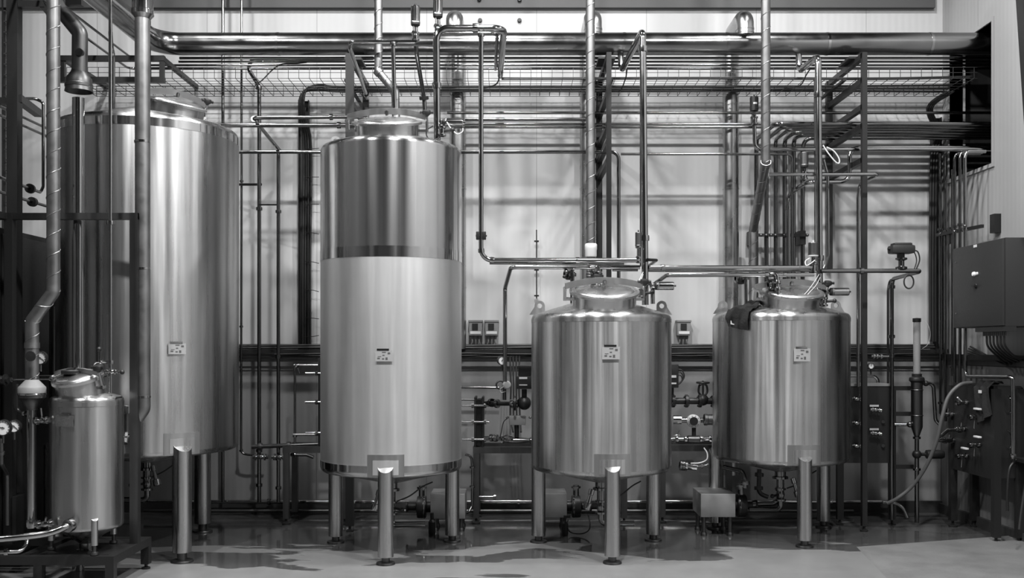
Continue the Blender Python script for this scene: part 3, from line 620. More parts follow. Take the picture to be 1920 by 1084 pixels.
for i, (xa, ya, xb, yb, lab) in enumerate(((0, 197, 96, 247, 'upper of two parallel tubes slanting high past the left post'), (0, 213, 96, 262, 'lower of two parallel tubes slanting high past the left post'), (0, 356, 96, 393, 'lowest slanting tube by the left post, with a black clamp'))):
    Xc = -4.15; Z0 = None
    Ya = Xc * F / (xa - CX); Yb = Xc * F / (xb - CX)
    A, B = P(xa, ya, Ya), P(xb, yb, Yb); z = (A.z + B.z) / 2; A.z = B.z = z; A.y -= 1.2
    if i == 2: pipe(lab, [A, B], 0, dm=.027, rings=[(56, 378)], ringmat='black', rr=3, rw=1.6)
    else: pipe(lab, [A, B], 0, dm=.024)
# ---------------------------------------------------------------- support frames of the rack
def support(label, px, ytop, arms, foot, Y=9.08, wide=.045):
    X = (px - CX) / F * Y; r = thing('pipe_support_frame', label, 'support frame', (X, Y, 0), 'support frames of the pipe rack'); zt = EYE + (HZ - ytop) / F * Y
    MB().box((X, Y, (zt + .05) / 2), (wide, .05, zt - .05)).build('post', 'dark', r)
    MB().lathe([(.012, .05), (.012, .02), (.035, .012), (.035, 0), (0, 0)], (X, Y, .0), n=18).build('foot', 'iron', r)
    for y in arms:
        z = EYE + (HZ - y) / F * Y
        MB().bar((X, Y, z), (X, BW, z), .045, .05).build('arm', 'dark', r)
    MB().box((X, BW - .07, zt * .78), (.06, .05, zt * .44)).build('wall_rail', 'dark', r)
    MB().box((X, 9.4, zt + .008), (.16, .3, .022)).build('saddle_plate', 'dark', r)
    return r
support('dark support frame with slanting arms behind the tall slender tank', 656, 101, (105, 190, 246), True, wide=.075)
support('dark support frame with slanting arms behind the middle short tank', 1141.5, 99, (104, 172, 232, 265, 300), True)
support('dark support frame whose long post stands free right of the tank with the cloth', 1620, 99, (104, 150, 200, 236, 300), True)
# ---------------------------------------------------------------- wire tray with cables
Zb = EYE + (HZ - 147) / F * 9.35; Y0, Y1 = 9.35, 10.02; X0, X1 = P(125, 0, 9.35).x, RW - .02
tr = thing('wire_cable_tray', 'long wire mesh cable tray under the thin tubes', 'cable tray', ((X0 + X1) / 2, 9.7, Zb))
m = MB(); hs = .105; rw_ = .0022
for j in range(8): y = Y0 + (Y1 - Y0) * j / 7; m.bar((X0, y, Zb), (X1, y, Zb), rw_ * 2, rw_ * 2)
for z in (.055, hs):
    for y in (Y0, Y1): m.bar((X0, y, Zb + z), (X1, y, Zb + z), rw_ * 2, rw_ * 2)
x = X0
while x < X1:
    m.bar((x, Y0, Zb), (x, Y1, Zb), rw_ * 2, rw_ * 2); m.bar((x, Y0, Zb), (x, Y0, Zb + hs), rw_ * 2, rw_ * 2); m.bar((x, Y1, Zb), (x, Y1, Zb + hs), rw_ * 2, rw_ * 2)
    x += .1
m.build('mesh_basket', 'wire', tr)
for px in (660, 1140, 1560): 
    X = P(px, 0, 9.7).x; MB().bar((X, Y0 - .02, Zb - .02), (X, BW - .002, Zb - .02), .03, .02).build('tray_bracket', 'dark', tr)
def cable(label, pts, d, mat='cable', group=None, name='cable'):
    return MB().sweep(catmull([pt(a) for a in pts], 6), d / 2, 8).build(name, mat, None, label, 'cable', group)
for i in range(4):
    yy = Y1 - .10 - .045 * i; z = Zb + .022 + (.012 if i % 2 else 0); xo = .02 * i; Xr = P(571, 0, 10.0).x + .025 * (i - 1.5)
    cable('black cable in the wire tray and down the left riser, %s' % ['rearmost', 'second from the wall', 'third from the wall', 'frontmost'][i],
          [Vector((4.36, yy + .0, z + .005 * i)), Vector((3, yy + .01, z + .008)), Vector((1.2, yy - .01, z)), Vector((-.6, yy + .012, z + .006)), Vector((-1.7, yy, z)), Vector((Xr + .18, yy, z + .02)), Vector((Xr + .02, yy + .01, z - .03)), Vector((Xr, yy + .02, Zb - .22)), Vector((Xr + .01, BW - .06, Zb - .5)), Vector((Xr, BW - .05, 2.6)), Vector((Xr, BW - .05, 1.72))], .024, group='black cables of the wire tray and left riser')
for i in range(2):
    yy = Y0 + .04 + .05 * i
    cable('slim black cable along the front edge of the wire tray, %s one' % ['outer', 'inner'][i], [Vector((-.1, yy + .02, Zb + .02)), Vector((.8, yy, Zb + .016)), Vector((2, yy, Zb + .02)), Vector((3.4, yy, Zb + .014)), Vector((4.38, yy, Zb + .03))], .014, group='front cables of the wire tray')
cable('loose black cable hanging from the tray near the hooked tube', [(478, 160, 9.6), (492, 150, 9.6), (512, 130, 9.6), (530, 120, 9.6), (556, 119, 9.6), (575, 117, 9.6)], .013)
cable('dangling black cables below the sharp bend of the middle neck pipe', [(1176, 128, 9.2), (1172, 150, 9.3), (1158, 172, 9.45), (1120, 160, 9.5)], .012)
cable('dangling black cable below the bend of the right neck pipe', [(1520, 128, 9.1), (1512, 140, 9.2), (1500, 160, 9.4), (1470, 166, 9.5)], .012)
cable('black cable loop hanging at the end of the level top run', [(934, 70, 8.3), (931, 110, 8.7), (936, 140, 9.2), (930, 158, 9.4), (905, 166, 9.5)], .014)
# risers on the wall
def riser(label, px, ya, yb, wd, ties=(), Y=BW - .03):
    r = thing('cable_riser', label, 'cable tray', P(px, yb, Y)); X = P(px, 0, Y).x; za, zb = P(0, ya, Y).z, P(0, yb, Y).z
    MB().box((X, Y + .005, (za + zb) / 2), (wd, .03, za - zb)).build('backing', 'dark', r)
    for sx in (-1, 1): MB().box((X + sx * wd / 2, Y - .03, (za + zb) / 2), (.008, .06, za - zb)).build('side_rail', 'dark', r)
    for (ty, dx, dy) in ties: MB().sweep([P(px, ty, Y - .06), P(px + dx * .6, ty + dy * .3, Y - .08), P(px + dx, ty + dy, Y - .08)], .0035, 6).build('cable_tie', 'black', r)
    return r
riser('black cable riser on the wall left of the tall slender tank with loose tie ends', 571, 190, 655, .10, [(y, 27, d) for y, d in ((279, -1), (332, 0), (383, 0), (436, 3), (490, 4), (543, 4), (596, 2), (632, -3))])
riser('wide black cable riser on the back wall near the right corner', 1753, 222, 655, .085)
for i in range(3):
    X = P(1748 + 5 * i, 0, 10).x
    cable('black cable sweeping from the wire tray down the right riser, %s of three' % ['left', 'middle', 'right'][i], [Vector((4.3 + .03 * i, 9.75, Zb - .02)), Vector((4.15 + .02 * i, 9.85, Zb - .16)), Vector((X + .03, 9.98, Zb - .4)), Vector((X, 10.02, 3.6)), Vector((X, 10.05, 2.6)), Vector((X, 10.05, 1.75))], .03, group='cables of the right riser')
# horizontal cable duct at chest height
tw = thing('cable_duct', 'long dark cable duct along the back wall at chest height behind the tanks', 'cable duct', P(950, 662, 10.0))
MB().box(((P(60, 0, 10.1).x + RW) / 2, 10.08, 1.655), (RW - P(60, 0, 10.1).x, .12, .035)).build('channel', 'dark', tw)
MB().bar((P(60, 0, 10.1).x, 10.0, 1.60), (RW, 10.0, 1.60), .012, .012).build('lower_wire', 'dark', tw)
MB().bar((P(60, 0, 10.1).x, 10.0, 1.565), (RW, 10.0, 1.565), .008, .008).build('lower_wire', 'wire', tw)
for i in range(4):
    z = 1.69 + .02 * (i % 2); y = 10.03 + .03 * i
    cable('black cable lying in the chest-high cable duct, %s from the front' % ['first', 'second', 'third', 'fourth'][i], [Vector((-4.7 + (9.0 * k / 16), y + .008 * math.sin(k * 2.1 + i), z - .004 * math.cos(k * 1.7 + i))) for k in range(17)], .026, group='cables of the chest-high duct')
for i in range(3):
    z = 1.60 + .014 * i; cable('slim black cable sagging below the chest-high duct, %s one' % ['lower', 'middle', 'upper'][i], [Vector((-2.4 + (6.5 * k / 14), 9.985 - .012 * i, z + .008 * math.sin(k * 2.4 + i * 2))) for k in range(15)], .014, group='slim cables below the chest-high duct')

# ================================================================ VALVES AND ACTUATORS
def cylinder_valve(label, p, ax, L, r, stem, body=True, mat='bright', cap='black', group='cylinder valves', bodyr=None, strip=False):
    """pneumatic cylinder: p = outer end of the cylinder, ax points towards the valve"""
    p = pt(p); ax = Vector(ax).normalized(); e = p + ax * (L + stem)
    rt = thing('cylinder_valve', label, 'valve', e, group)
    MB().lathe([(0, 0), (r * .94, 0), (r, .006), (r, .006), (r, L * .78), (r, L * .78), (r * 1.03, L * .79), (r * 1.03, L * .86), (r * .98, L * .87)], p, ax, 28).build('cylinder', mat, rt)
    MB().lathe([(r * .98, L * .87), (r * .98, L * .95), (r * .7, L), (0, L)], p, ax, 24).build('end_cap', cap, rt)
    MB().cyl(p - ax * .02, p + ax * .01, r * .22, n=10).build('position_pin', cap, rt)
    u = ax.orthogonal().normalized(); m = MB()
    for s_ in (-1, 1): m.cyl(p + ax * L * .97 + u * r * .55 * s_, e + u * r * .55 * s_, r * .13, n=8)
    m.cyl(p + ax * L * .97, e, r * .2, n=10); m.bar(e - u * r * .75, e + u * r * .75, r * .5, r * .5, ax); m.build('yoke', 'pipe', rt)
    if body:
        b = bodyr or r * .9
        MB().lathe([(b * .6, -.005), (b, 0), (b, .012), (b * .7, .016), (b * .75, b), (b * .7, b * 2 - .016), (b, b * 2 - .012), (b, b * 2), (b * .5, b * 2 + .004)], e, ax, 20).build('valve_body', 'bright', rt)
    if strip: MB().curved((p.x, p.y, 0), r + .0008, -2.0, -1.1, (p + ax * L * .55).z, (p + ax * L * .42).z, .0008, 6).build('label_strip', 'lightgrey', rt)
    return rt
dn_ = (0, 0, -1)
cylinder_valve('upright steel cylinder valve above the sloping tube at the tall slender tank', (779, 12, 8.2), dn_, M_(37, 8.2), M_(8.7, 8.2), M_(12, 8.2))
cylinder_valve('upright steel cylinder valve cut by the photo top, beside the thick tall neck pipe', (821, -6, 8.35), dn_, M_(40, 8.35), M_(9, 8.35), M_(14, 8.35))
cylinder_valve('dark upright cylinder valve beside the neck pipe of the middle short tank', (1197, 436, 8.3), dn_, M_(30, 8.3), M_(6, 8.3), M_(16, 8.3), mat='frame', cap='bright')
cylinder_valve('dark upright cylinder valve beside the neck pipe of the right short tank', (1525, 455, 8.62), dn_, M_(27, 8.62), M_(9.5, 8.62), M_(12, 8.62), mat='frame', cap='lightgrey')
cylinder_valve('lying steel cylinder valve right of the tall slender tank lid', (868, 229.5, 8.15), (-1, 0, 0), M_(38, 8.15), M_(8, 8.15), .03, body=False)
cylinder_valve('lying steel cylinder valve right of the middle tank lid', (1263, 536, 8.2), (-1, 0, 0), M_(36, 8.2), M_(8, 8.2), .03, body=False)
cylinder_valve('lying steel cylinder valve right of the right tank lid', (1591, 547, 8.7), (-1, 0, 0), M_(36, 8.7), M_(7.5, 8.7), .04, body=False)
cylinder_valve('black upright cylinder valve under the wire tray left of the dark spiral duct', (1414, 182, 9.15), dn_, M_(27, 9.15), M_(8, 9.15), M_(10, 9.15), mat='iron', strip=True)
cylinder_valve('dark upright cylinder valve standing on the hairpin tube behind the right neck pipe', (1508, 286, 8.86), dn_, M_(29, 8.86), M_(7.5, 8.86), M_(8, 8.86), mat='frame', cap='iron')
def disc_valve(label, p, ax, r, lever=None, group='black clamp valves on the tank tops', mat='black'):
    p = pt(p); ax = Vector(ax).normalized(); rt = thing('butterfly_valve', label, 'valve', p, group)
    MB().lathe([(r * .5, -r * .55), (r * .95, -r * .5), (r, -r * .3), (r, r * .3), (r * .95, r * .5), (r * .5, r * .55)], p, ax, 22).build('valve_body', mat, rt)
    for s_ in (-1, 1): MB().lathe([(r * .3, r * .5 * s_), (r * .8, r * .58 * s_), (r * .8, r * .8 * s_), (r * .4, r * .9 * s_)], p, ax, 18).build('clamp', 'pipe', rt)
    if lever:
        l = Vector(lever); h = MB().cyl(p, p + l * .55, r * .16, n=10); h.sweep([p + l * .5, p + l * .85, p + l], [r * .22, r * .3, r * .22], 10); h.build('lever', mat, rt)
    return rt
pipe('short bright elbow from the level tube down to the middle tank lid', [(1108, 501, 8.22), (1122, 499, 8.2), (1124, 548, 7.98)], 7, mat='bright', bend=1.2, rings=[(1123, 513), (1124, 530)], rr=1.7)
disc_valve('black clamp valve on the bright elbow over the middle tank lid', (1119, 521, 8.12), (.1, 0, 1), .055, (-.06, -.06, .06))
pipe('slim tube from the left black valve down onto the middle tank cone', [(1073, 506, 8.3), (1073, 582, 8.3)], 8, rings=[(1073, 514)], rr=1.9)
disc_valve('black clamp valve left above the middle tank lid', (1067, 514, 8.35), (1, .3, 0), .05, (-.05, -.07, -.03))
pipe('short bright elbow from the level tube down to the right tank lid', [(1444, 515, 8.55), (1457, 513, 8.55), (1460, 562, 8.5)], 7, mat='bright', bend=1.2, rings=[(1459, 530), (1460, 542)], rr=1.7)
disc_valve('black clamp valve on the bright elbow over the right tank lid', (1449, 534, 8.6), (1, .2, 0), .05, (-.07, -.05, .05))
pipe('slim tube from the left black valve down onto the right tank cone', [(1398, 516, 8.9), (1399, 588, 8.9)], 7, mat='bright', rings=[(1398, 522)], rr=2.2)
disc_valve('black clamp valve left above the right tank lid', (1388, 522, 8.95), (1, .2, 0), .055)
# small fittings at the foot of the neck pipes
for lab, q, nn in (('lower clamp union of the middle neck pipe with a black T-handle', (1203, 560, 8.28), 0), ('lower clamp union of the right neck pipe with a black knob', (1545, 575, 8.62), 1), ('clamp union at the foot of the tall neck pipe', (829, 256, 8.05), 2)):
    p = pt(q); r = thing('pipe_union', lab, 'fitting', p, 'clamp unions at the neck pipes')
    MB().lathe([(.02, 0), (.034, .004), (.034, .018), (.022, .024), (.024, .06), (.034, .066), (.034, .08), (.02, .084)], p, n=18).build('body', 'bright', r)
    MB().cyl(p + Vector((.02, 0, .045)), p + Vector((.08, -.02, .05)), .012, n=10).ball(p + Vector((.085, -.02, .05)), .02, 10).build('knob', 'black', r)
# motor valve on the hairpin tube
p = P(1690, 505, 8.77); r = thing('motor_valve', 'grey box-headed motor valve on the hairpin tube right of the free post', 'valve', p)
MB().lathe([(.02, 0), (.05, .0), (.05, .02), (.026, .03), (.026, .075), (.05, .085), (.05, .1), (.03, .105)], p, n=20).build('valve_body', 'pipe', r)
MB().box(p + Vector((-.005, 0, .12)), (.05, .05, .07)).build('neck', 'iron', r)
MB().box(p + Vector((0, 0, .175)), (.205, .14, .075), bev=.02).build('motor_housing', 'cabinet', r)
MB().box(p + Vector((0, 0, .218)), (.16, .11, .03), bev=.012).build('housing_lid', 'cabinet', r)
MB().cyl(p + Vector((-.12, 0, .18)), p + Vector((-.095, 0, .18)), .013, n=10).build('hand_stub', 'iron', r)
MB().sweep(catmull([p + Vector((.1, -.02, .17)), p + Vector((.135, -.03, .15)), p + Vector((.15, -.03, .08)), p + Vector((.125, -.02, .0))]), .006, 8).sweep(catmull([p + Vector((.1, .0, .165)), p + Vector((.125, .0, .13)), p + Vector((.135, .0, .07)), p + Vector((.115, .0, .0))]), .005, 8).build('cable_tail', 'cable', r)
cable('coiled black cable loop hanging under the hairpin tube', [P(1704 + 9 * math.cos(t), 519 + 19 * (1 - math.cos(t + 1.57)) / 2 + 3 * math.sin(t), 8.72 + .004 * t) for t in [k * .5 - 1.6 for k in range(27)]], .014)
# white wires
cable('white cable loop beside the right neck pipe above the hairpin tube', [(1543, 272, 8.75), (1552, 286, 8.75), (1566, 303, 8.75), (1573, 306, 8.75), (1573, 297, 8.75), (1563, 283, 8.75), (1550, 276, 8.75)], .012, 'cablew')
cable('pale wire curl hanging under the lying valve at the tall tank', [(838, 229, 8.1), (845, 240, 8.1), (857, 251, 8.1), (867, 247, 8.1), (868, 240, 8.1)], .009, 'cablew')
cable('black cable loop round the foot of the tall neck pipe', [(812, 236, 8.05), (800, 245, 8.05), (802, 258, 8.05), (815, 262, 8.05), (827, 254, 8.05), (826, 240, 8.05)], .011)
for i, pts in enumerate(([(1206, 510, 8.25), (1196, 530, 8.2), (1186, 541, 8.15), (1180, 548, 8.1)], [(1206, 514, 8.22), (1200, 530, 8.2), (1191, 542, 8.15), (1185, 549, 8.1)])):
    cable('pale wire slanting from the neck pipe towards the middle tank lid, %s one' % ['upper', 'lower'][i], pts, .005, 'cablew', 'pale wires at the middle tank lid')
for i, pts in enumerate(([(1536, 514, 8.6), (1526, 530, 8.58), (1514, 546, 8.5), (1508, 552, 8.48)], [(1538, 520, 8.6), (1530, 535, 8.58), (1520, 546, 8.5), (1514, 553, 8.48)])):
    cable('pale wire slanting from the neck pipe towards the right tank lid, %s one' % ['upper', 'lower'][i], pts, .005, 'cablew', 'pale wires at the right tank lid')
cable('white bundle of wire tails under the dark upright valve at the right tank', [(1518, 484, 8.55), (1510, 490, 8.54), (1512, 498, 8.52), (1520, 494, 8.55), (1528, 488, 8.56)], .009, 'cablew')
# ================================================================ WALL BOXES
for i, x in enumerate((892, 922, 1281)):
    p = P(x, 628, BW - .06); s_ = M_(1, BW - .06)
    r = thing('wall_switch_box', ['pale wall box with a black window, left one of the pair', 'pale wall box with a black window, right one of the pair', 'pale wall box with a black window between the two short tanks'][i], 'switch box', p, 'wall switch boxes')
    MB().box(p + Vector((0, 0, 12 * s_)), (25 * s_, .11, 27 * s_), bev=.008).build('housing', 'grey', r)
    MB().box(p + Vector((0, 0, 25.5 * s_)), (27 * s_, .13, 4 * s_), bev=.004).build('hood', 'grey', r)
    MB().box(p + Vector((-1 * s_ + .0, -.058, 15 * s_)), (11 * s_, .012, 12 * s_)).build('window', 'black', r)
    MB().box(p + Vector((0, -.057, 4 * s_)), (20 * s_, .01, 5 * s_)).build('cover_strip', 'lightgrey', r)
    for dx in (-7, 0, 7): MB().cyl(p + Vector((dx * s_, 0, -1 * s_)), p + Vector((dx * s_, 0, -7 * s_)), .014, n=10).sweep(catmull([p + Vector((dx * s_, 0, -7 * s_)), p + Vector((dx * s_ * .9, .0, -12 * s_)), p + Vector((dx * s_ * 1.2, .01, -18 * s_))]), .008, 8).build('cable_gland', 'grey', r)
# ================================================================ BLACK CLOTH ON THE RIGHT TANK
def cloth(label, name, grid, th, mat, cat, mark=None):
    nu, nv = len(grid), len(grid[0]); vs = []; fs = []; sm = []
    for s_ in (0, 1):
        for row in grid:
            for q in row: vs.append(q[0] + q[1] * th * s_)
    I = lambda s_, i, j: s_ * nu * nv + i * nv + j
    for i in range(nu - 1):
        for j in range(nv - 1):
            fs += [(I(1, i, j), I(1, i + 1, j), I(1, i + 1, j + 1), I(1, i, j + 1)), (I(0, i, j), I(0, i, j + 1), I(0, i + 1, j + 1), I(0, i + 1, j))]; sm += [True, True]
    for i in range(nu - 1):
        for j in (0, nv - 1): fs.append((I(0, i, j), I(0, i + 1, j), I(1, i + 1, j), I(1, i, j))); sm.append(False)
    for j in range(nv - 1):
        for i in (0, nu - 1): fs.append((I(0, i, j), I(0, i, j + 1), I(1, i, j + 1), I(1, i, j))); sm.append(False)
    return MB()._add(vs, fs, sm).build(name, mat, None, label, cat)
grid = []; R4 = .605
for i in range(21):
    t = i / 20; row = []
    for j in range(15):
        s_ = j / 14 - .5
        # along: from beside the manway out over the rim and down the shell
        L = t * .44; ang0 = math.radians(216 + 4 * t) + s_ * (.42 - .06 * t) * (1 if t < .7 else 1 - .25 * (t - .7))
        rr = .30 + L; wr = .012 * math.sin(s_ * 17 + t * 5) + .009 * math.sin(t * 21 + s_ * 6) + .012
        if rr < R4 + .008: pos = Vector((math.cos(ang0) * rr, math.sin(ang0) * rr, cone4(min(rr, R4 - .02)) + .012 + wr + .02 * max(0, .3 - t))); nn = Vector((0, 0, 1))
        else:
            dz = rr - R4 - .008; pos = Vector((math.cos(ang0) * (R4 + .014 + wr * .8), math.sin(ang0) * (R4 + .014 + wr * .8), cone4(R4 - .02) - dz * (1 + .3 * s_) - .01)); nn = Vector((math.cos(ang0), math.sin(ang0), 0))
        row.append((pos + Vector((T4C[0], T4C[1], 0)), nn))
    grid.append(row)
rag = thing('black_cloth', 'crumpled black cloth draped over the left rim of the right short tank', 'cloth', grid[-1][7][0])
c_ = cloth(None, 'cloth_sheet', grid, .006, 'cloth', None); c_.location = Vector(c_.location) - rag.location; c_.parent = rag
m = MB(); a_ = grid[18][5][0]; n_ = grid[18][5][1]
tz = Vector((-n_.y, n_.x, 0)); m.prism([(-.02, -.01), (.02, -.016), (.022, -.01), (-.005, -.002), (-.012, .02), (-.02, .022)], .002, a_ + n_ * .022, tz, (0, 0, 1)); m.build('pale_mark', 'lightgrey', rag)
# ================================================================ GAUGES, HAND VALVES
def gauge(label, p, r, face=(0, -1, 0), needle=40, group='dial gauges', stem=True):
    p = pt(p); f = Vector(face).normalized(); rt = thing('pressure_gauge', label, 'gauge', p, group)
    MB().lathe([(0, .03), (r * .9, .03), (r, .02), (r, -.008), (r, -.012), (r * .9, -.012), (r * .9, -.004)], p, f * -1, 28).build('case', 'frame', rt)
    MB().lathe([(r * .92, 0), (0, 0)], p + f * .005, f, 28).build('dial', 'white', rt)
    u = Vector((0, 0, 1)).cross(f).normalized() * -1; a = math.radians(needle); d = u * math.cos(a) + Vector((0, 0, 1)) * math.sin(a)
    MB().bar(p + f * .008 - d * r * .25, p + f * .008 + d * r * .7, .004, .002, f).cyl(p + f * .005, p + f * .011, r * .1, n=10).build('needle', 'ink', rt)
    m = MB()
    for k in range(11):
        b = math.radians(-45 + 27 * k); e = u * math.cos(b) + Vector((0, 0, 1)) * math.sin(b); m.bar(p + f * .007 + e * r * .68, p + f * .007 + e * r * .84, .003, .0015, f)
    m.build('scale_marks', 'ink', rt)
    if stem: MB().cyl(p - Vector((0, 0, r)), p - Vector((0, 0, r + .05)), .009, n=10).build('stem', 'pipe', rt)
    return rt
def hand_valve(label, p, ax, L, r, lever=None, mat='bright', leverm='bright', group=None, knob=False):
    p = pt(p); ax = Vector(ax).normalized(); rt = thing('hand_valve', label, 'valve', p, group)
    MB().lathe([(0, 0), (r * .7, 0), (r * .7, L * .12), (r * 1.25, L * .14), (r * 1.25, L * .24), (r * .65, L * .27), (r * .95, L * .45), (r * .95, L * .55), (r * .65, L * .7), (r * 1.25, L * .73), (r * 1.25, L * .83), (r * .75, L * .86), (r * .85, L), (0, L)], p, ax, 18).build('valve_body', mat, rt)
    if lever:
        l = Vector(lever); q = p + ax * L * .5
        h = MB().cyl(q, q + l * .3, r * .35, n=10).sweep([q + l * .25, q + l * .5, q + l], [r * .25, r * .3, r * .3], 10)
        if knob: h.ball(q + l, r * .9, 12)
        h.build('handle', leverm, rt)
    return rt
# ================================================================ SKID AT THE LOWER LEFT
SX = -2.80; Yf, Yb_ = 6.89, 7.55; X0 = -4.6
sk = thing('equipment_skid', 'dark steel skid carrying the small tank, with a tall corner post', 'skid frame', (-3.6, 7.2, 0))
zt = .24
MB().bar((X0, Yf, zt - .03), (SX + .03, Yf, zt - .03), .06, .06).build('front_beam', 'dark', sk)
MB().bar((SX, Yf + .03, zt - .03), (SX, Yb_ + .03, zt - .03), .06, .06).build('side_beam', 'dark', sk)
MB().bar((X0, Yb_, zt - .03), (SX - .03, Yb_, zt - .03), .06, .06).build('rear_beam', 'dark', sk)
MB().bar((-3.42, Yf + .03, zt - .03), (-3.42, Yb_ - .03, zt - .03), .06, .06).build('cross_beam', 'dark', sk)
MB().box((-3.08, 7.22, zt - .012), (.5, .58, .024)).build('deck_plate', 'dark', sk)
for (x, y) in ((SX, Yf), (SX, Yb_), (-3.3, Yf), (-4.4, Yf), (-4.4, Yb_)):
    l = MB().box((x, y, (zt - .06 + .04) / 2), (.06, .06, zt - .10)).build('leg', 'dark', sk)
    MB().lathe([(.012, .05), (.012, .02), (.032, .012), (.032, 0), (0, 0)], (x, y, 0), n=16).build('foot', 'iron', l)
zp = EYE + (HZ - 400) / F * 7.33
MB().box((SX, 7.33, (zp + zt) / 2), (.06, .06, zp - zt)).build('corner_post', 'frame', sk)
MB().box((P(19, 0, 7.33).x, 7.33, (zp + zt) / 2), (.06, .06, zp - zt)).build('rear_post', 'dark', sk)
MB().bar((P(-60, 0, 7.33).x, 7.33, zp - .024), (SX + .03, 7.33, zp - .024), .05, .048).build('top_beam', 'frame', sk)
MB().bar((P(11, 0, 7.33).x, 7.33, zp - .024), (P(11, 0, 7.33).x - .1, 6.2, zp - .024), .05, .048).build('top_beam', 'dark', sk)
# filter head under spiral duct
fh = thing('filter_head', 'grey round filter head under the end of the front spiral duct', 'filter', P(60, 770, 6.95))
c = P(60, 715, 6.95); s_ = M_(1, 6.95)
MB().lathe([(11 * s_, 3 * s_), (14 * s_, 0), (23 * s_, -10 * s_), (24.5 * s_, -12 * s_), (24.5 * s_, -22 * s_), (22 * s_, -23 * s_)], c, n=32).build('dome', 'grey', fh)
MB().lathe([(22 * s_, -23 * s_), (24 * s_, -24 * s_), (24 * s_, -31 * s_), (20 * s_, -34 * s_), (10 * s_, -50 * s_), (10 * s_, -54 * s_)], c, n=32).build('bowl', 'frame', fh)
MB().lathe([(24.8 * s_, -22.5 * s_), (25.4 * s_, -24 * s_), (24.8 * s_, -25.5 * s_)], c, n=32).build('clamp_band', 'bright', fh)
MB().lathe([(8.5 * s_, 0), (9.5 * s_, 0), (9.5 * s_, 3 * s_), (0, 4 * s_)], P(58, 668, 6.9), (0, -1, 0), 20).build('sight_plug', 'dark', fh)
pipe('bright upright column pipe below the filter head beside the small tank', [(59, 762, 6.95), (59, 990, 6.95)], 17, mat='bright', name='column_pipe', rings=[(59, 985)], rr=1.2, n=24)
gauge('white dial gauge behind the spiral duct end', (76, 671, 7.15), M_(12.5, 7.15), needle=215)
gauge('larger white dial gauge cut by the left photo edge', (6, 802, 6.7), M_(15, 6.7), needle=10)
gauge('smaller white dial gauge right of the cut-off one at the left edge', (27, 799, 6.85), M_(12, 6.85), needle=220)
pipe('stem pipes with fittings under the two left gauges', [(3, 822, 6.7), (3, 870, 6.75), (14, 890, 6.9), (14, 985, 6.9)], 7, mat='frame', rings=[(3, 850)])
pipe('bright cross tube behind the filter head running to the small tank', [(14, 712, 7.2), (62, 711, 7.2), (105, 711, 7.2), (130, 716, 7.3)], 4.5, mat='bright', rings=[(20, 712), (95, 712)], rr=2.2)
pipe('thin dark tube behind the small tank lid', [(70, 705, 7.45), (200, 705, 7.45)], 3.5, mat='dark')
pipe('thin upright tube in the dark between the spiral duct and the flue pipe', [(102, 575, 7.75), (102, 720, 7.75)], 4, mat='frame')
hand_valve('black-bodied valve at the left edge beside the filter head', (16, 713, 7.15), (-1, 0, 0), .12, .035, None, 'iron')
pipe('curved branch tube with a bright end left of the column pipe', [(33, 720, 7.0), (33, 770, 7.0), (45, 776, 6.95), (56, 776, 6.93)], 5.5, mat='frame', bend=1.5, rings=[(47, 775)], ringmat='bright', rr=2)
hand_valve('bright lever valve on the column pipe near the small tank', (66, 790, 6.93), (1, -.2, .1), .115, .022, (.0, -.02, .09), group='small valves of the skid')
pipe('thin hooked tube with a ball-headed lever above the small tank', [(204, 679, 7.15), (180, 679, 7.15), (175, 684, 7.15), (175, 718, 7.15)], 4.5, mat='bright', bend=1.4, rings=[(190, 679)], rr=2)
l_ = thing('lever_handle', 'upright lever with a black ball on the hooked tube', 'lever', P(186, 679, 7.12)); 
MB().cyl(P(186, 679, 7.12), P(185.5, 657, 7.12), .006, n=8).build('rod', 'bright', l_); MB().ball(P(185.5, 655, 7.12), .018, 12).build('ball_knob', 'black', l_)
hand_valve('bright stub valve with black ball end on the rod pipe', (196, 697, 7.1), (1, 0, 0), .10, .016, None, group='small valves of the skid')
MBb = MB().ball(P(229, 698, 7.1), .017, 12).cyl(P(220, 697, 7.1), P(229, 698, 7.1), .006, n=8); MBb.build('ball_knob', 'black', None, 'black ball knob at the end of the stub valve', 'knob')
hand_valve('black lever valve at the right shoulder of the small tank', (206, 741, 7.05), (0, 0, -1), .05, .022, (.09, -.01, .012), 'iron', 'black', group='small valves of the skid')
kn_ = thing('clamp_wheel', 'black knobbed clamp wheel over the lid of the small tank', 'hand wheel', P(134, 702, 7.0))
MB().lathe([(.0, 0), (.065, .004), (.07, .012), (.07, .028), (.065, .034), (.0, .038)], P(134, 703, 7.0), n=10).build('wheel', 'black', kn_); MB().cyl(P(134, 703, 7.0), P(138, 722, 7.0), .010, n=10).build('spindle', 'bright', kn_)
pipe('big curved bright outlet pipe sweeping left from the foot of the small tank', [(-50, 1014, 6.5), (30, 1008, 6.6), (90, 1000, 6.7), (128, 986, 6.78), (146, 980, 6.95)], 13, mat='bright', smooth=True, rings=[(130, 986)], rr=1.9, n=18)
pipe('lower curved tube under the big outlet pipe at the left edge', [(-40, 1038, 6.6), (14, 1035, 6.6), (40, 1034, 6.65), (50, 1020, 6.7), (51, 1004, 6.75)], 8, mat='bright', bend=2.2, rings=[(12, 1035)], rr=1.6)
hand_valve('bright clamp valve at the foot of the column pipe', (66, 985, 6.85), (1, 0, .12), .14, .026, (.02, -.03, .05), group='small valves of the skid')
